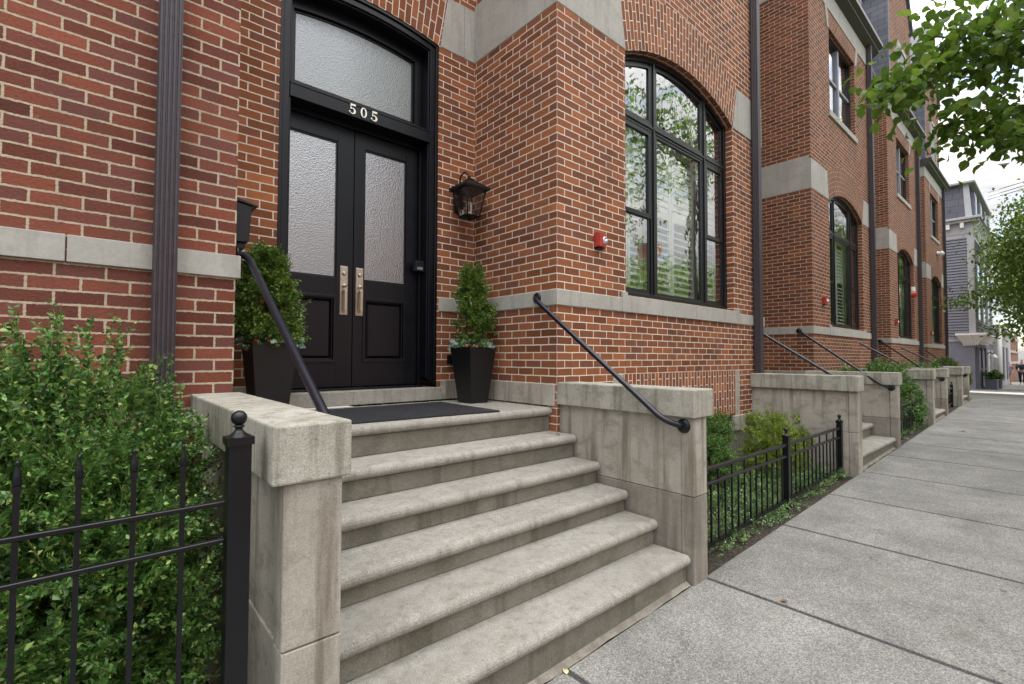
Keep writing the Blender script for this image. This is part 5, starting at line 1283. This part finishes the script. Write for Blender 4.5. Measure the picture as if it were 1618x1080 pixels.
def person(x, y, h, face, label, woman):
    z = gz(x); t = thing('person', label, 'person', (x, y, z)); s = h / 1.7
    # body frame: f = walking direction (towards the camera), l = to the side
    f = Vector((math.cos(face), math.sin(face), 0)); l = Vector((-f.y, f.x, 0))
    P = lambda a, b, c: Vector((x, y, z)) + f * a * s + l * b * s + Vector((0, 0, c * s))
    V = [P(0, 0, .95), P(0, 0, 1.15), P(0, 0, 1.36), P(0, 0, 1.48), P(.01, 0, 1.56), P(.01, 0, 1.66),
         P(0, .10, .90), P(.10, .10, .50), P(.16, .10, .09), P(.28, .10, .04),
         P(0, -.10, .90), P(-.02, -.10, .50), P(-.20, -.10, .14), P(-.10, -.10, .05),
         P(0, .18, 1.38), P(-.04, .24, 1.12), P(.12, .20, .92), P(.18, .19, .85),
         P(0, -.18, 1.38), P(.02, -.24, 1.12), P(.16, -.18, .98), P(.22, -.14, .95)]
    Ed = [(0, 1), (1, 2), (2, 3), (3, 4), (4, 5), (0, 6), (6, 7), (7, 8), (8, 9), (0, 10), (10, 11), (11, 12), (12, 13), (2, 14), (14, 15), (15, 16), (16, 17), (2, 18), (18, 19), (19, 20), (20, 21)]
    Rd = [.13, .12, .13, .06, .08, .075, .085, .06, .04, .035, .085, .06, .04, .035, .06, .045, .035, .03, .06, .045, .035, .03]
    skin_mesh('body', V, Ed, [r * s for r in Rd], M['skin'], t)
    if woman:
        skin_mesh('dress', [P(0, 0, 1.0), P(0, 0, 1.2), P(0, 0, 1.40), P(0, .19, 1.37), P(-.03, .25, 1.14), P(0, -.19, 1.37), P(.02, -.25, 1.14), P(0, 0, .82), P(0, 0, .70)], [(0, 1), (1, 2), (2, 3), (3, 4), (2, 5), (5, 6), (0, 7), (7, 8)], [r * s for r in (.17, .15, .145, .075, .06, .075, .06, .20, .20)], M['dress'], t)
        skin_mesh('bag', [P(.16, -.22, 1.08), P(.16, -.10, 1.0)], [(0, 1)], [.085 * s, .07 * s], M['shoe'], t)
        skin_mesh('hair', [P(-.02, 0, 1.70), P(-.06, 0, 1.60), P(-.09, 0, 1.42)], [(0, 1), (1, 2)], [.08 * s, .095 * s, .09 * s], M['hair'], t)
    else:
        skin_mesh('sweater', [P(0, 0, .98), P(0, 0, 1.2), P(0, 0, 1.40), P(0, .20, 1.38), P(-.04, .26, 1.12), P(.12, .21, .94), P(0, -.20, 1.38), P(.02, -.26, 1.12), P(.15, -.20, .98)], [(0, 1), (1, 2), (2, 3), (3, 4), (4, 5), (2, 6), (6, 7), (7, 8)], [r * s for r in (.165, .16, .165, .085, .065, .05, .085, .065, .05)], M['navy'], t)
        skin_mesh('trousers', [P(0, 0, .97), P(0, .10, .86), P(.10, .10, .50), P(.16, .10, .12), P(0, -.10, .86), P(-.02, -.10, .50), P(-.20, -.10, .17)], [(0, 1), (1, 2), (2, 3), (0, 4), (4, 5), (5, 6)], [r * s for r in (.15, .11, .08, .065, .11, .08, .065)], M['navy'], t)
        skin_mesh('hair', [P(-.02, 0, 1.71), P(-.05, 0, 1.66)], [(0, 1)], [.08 * s, .085 * s], M['hair'], t)
    for nm, a, b in (('shoe', .20, .10), ('shoe', -.15, -.10)):
        skin_mesh(nm, [P(a - .04, b, .05), P(a + .14, b, .035)], [(0, 1)], [.05 * s, .04 * s], M['shoe'] if woman else M['paleshoe'], t)
person(47, -.36, 1.66, PI + .05, 'woman in a short grey dress with dark hair and a dark shoulder bag walking', True)
person(47.5, -1.02, 1.80, PI - .05, 'man in a navy sweater and dark trousers walking at the right edge', False)

# ------------------------------------------------------------------ light
w = bpy.data.worlds.new('World'); scene.world = w; w.use_nodes = True
nt = w.node_tree; nt.nodes.clear(); N_ = nt.nodes.new; Lk = nt.links.new
SUN_EL, SUN_AZ = R(50), R(31)                 # behind the houses: the fronts stand in open shade
sdir = Vector((math.sin(SUN_AZ) * math.cos(SUN_EL), math.cos(SUN_AZ) * math.cos(SUN_EL), math.sin(SUN_EL)))
sky = N_('ShaderNodeTexSky'); sky.sky_type = 'NISHITA'; sky.sun_disc = False; sky.sun_elevation = SUN_EL; sky.sun_rotation = SUN_AZ
tc = N_('ShaderNodeTexCoord'); mp = N_('ShaderNodeMapping'); mp.inputs['Scale'].default_value = (1, 1, 2.6); Lk(tc.outputs['Generated'], mp.inputs[0])
n1 = N_('ShaderNodeTexNoise'); n1.inputs['Scale'].default_value = 4.0; n1.inputs['Detail'].default_value = 8; n1.inputs['Roughness'].default_value = .62; Lk(mp.outputs[0], n1.inputs['Vector'])
n2 = N_('ShaderNodeTexNoise'); n2.inputs['Scale'].default_value = 22.0; n2.inputs['Detail'].default_value = 6; n2.inputs['Roughness'].default_value = .6; Lk(mp.outputs[0], n2.inputs['Vector'])
ad = N_('ShaderNodeMath'); ad.operation = 'MULTIPLY_ADD'; ad.inputs[1].default_value = .45; Lk(n2.outputs[0], ad.inputs[0]); Lk(n1.outputs[0], ad.inputs[2])
rc = N_('ShaderNodeValToRGB'); Lk(ad.outputs[0], rc.inputs[0])
CL = 1.0
rc.color_ramp.elements[0].position = .52; rc.color_ramp.elements[0].color = (.46, .47, .50, 1)
rc.color_ramp.elements[1].position = .88; rc.color_ramp.elements[1].color = (1.0, .975, .93, 1)
# overcast sky: about three times as bright overhead as at the horizon
sz = N_('ShaderNodeSeparateXYZ'); Lk(tc.outputs['Generated'], sz.inputs[0])
ov = N_('ShaderNodeMapRange'); ov.inputs['From Min'].default_value = 0; ov.inputs['From Max'].default_value = 1; ov.inputs['To Min'].default_value = 1.7; ov.inputs['To Max'].default_value = 19.0
pz = N_('ShaderNodeMath'); pz.operation = 'POWER'; pz.use_clamp = True; Lk(sz.outputs[2], pz.inputs[0]); pz.inputs[1].default_value = 1.9; Lk(pz.outputs[0], ov.inputs['Value'])
sc_ = N_('ShaderNodeVectorMath'); sc_.operation = 'SCALE'; Lk(ov.outputs[0], sc_.inputs['Scale']); Lk(rc.outputs[0], sc_.inputs[0])
cov = N_('ShaderNodeValToRGB'); cov.color_ramp.elements[0].position = .36; cov.color_ramp.elements[0].color = (.25, .25, .25, 1); cov.color_ramp.elements[1].position = .50; cov.color_ramp.elements[1].color = (1, 1, 1, 1); Lk(n1.outputs[0], cov.inputs[0])
mx = N_('ShaderNodeMix'); mx.data_type = 'RGBA'; Lk(cov.outputs[0], mx.inputs[0]); Lk(sky.outputs[0], mx.inputs[6]); Lk(sc_.outputs[0], mx.inputs[7])
bg = N_('ShaderNodeBackground'); bg.inputs['Strength'].default_value = .10; Lk(mx.outputs[2], bg.inputs[0])
ow = N_('ShaderNodeOutputWorld'); Lk(bg.outputs[0], ow.inputs[0])
sd = bpy.data.lights.new('sun', 'SUN'); sd.energy = 3.2; sd.angle = R(.8); sd.color = (1, .96, .90)
so = bpy.data.objects.new('sun', sd); COL.objects.link(so); so.rotation_euler = (-sdir).to_track_quat('-Z', 'Y').to_euler(); so.location = (0, -10, 20)

# ------------------------------------------------------------------ camera
cd = bpy.data.cameras.new('camera'); co = bpy.data.objects.new('camera', cd); COL.objects.link(co)
cd.sensor_fit = 'HORIZONTAL'; cd.sensor_width = 36; cd.lens = 36 * FPX / 1618; cd.clip_start = .05; cd.clip_end = 2000
mw = Matrix.Identity(4)
for i in range(3):
    mw[i][0] = r2[i]; mw[i][1] = u2[i]; mw[i][2] = -fw[i]; mw[i][3] = CAM[i]
co.matrix_world = mw
scene.camera = co
scene.view_settings.view_transform = 'Standard'; scene.view_settings.look = 'None'
scene.view_settings.exposure = 2.18; scene.view_settings.gamma = 1.0; scene.view_settings.use_curve_mapping = False
scene.cycles.use_denoising = True
scene.cycles.max_bounces = 8; scene.cycles.transparent_max_bounces = 12
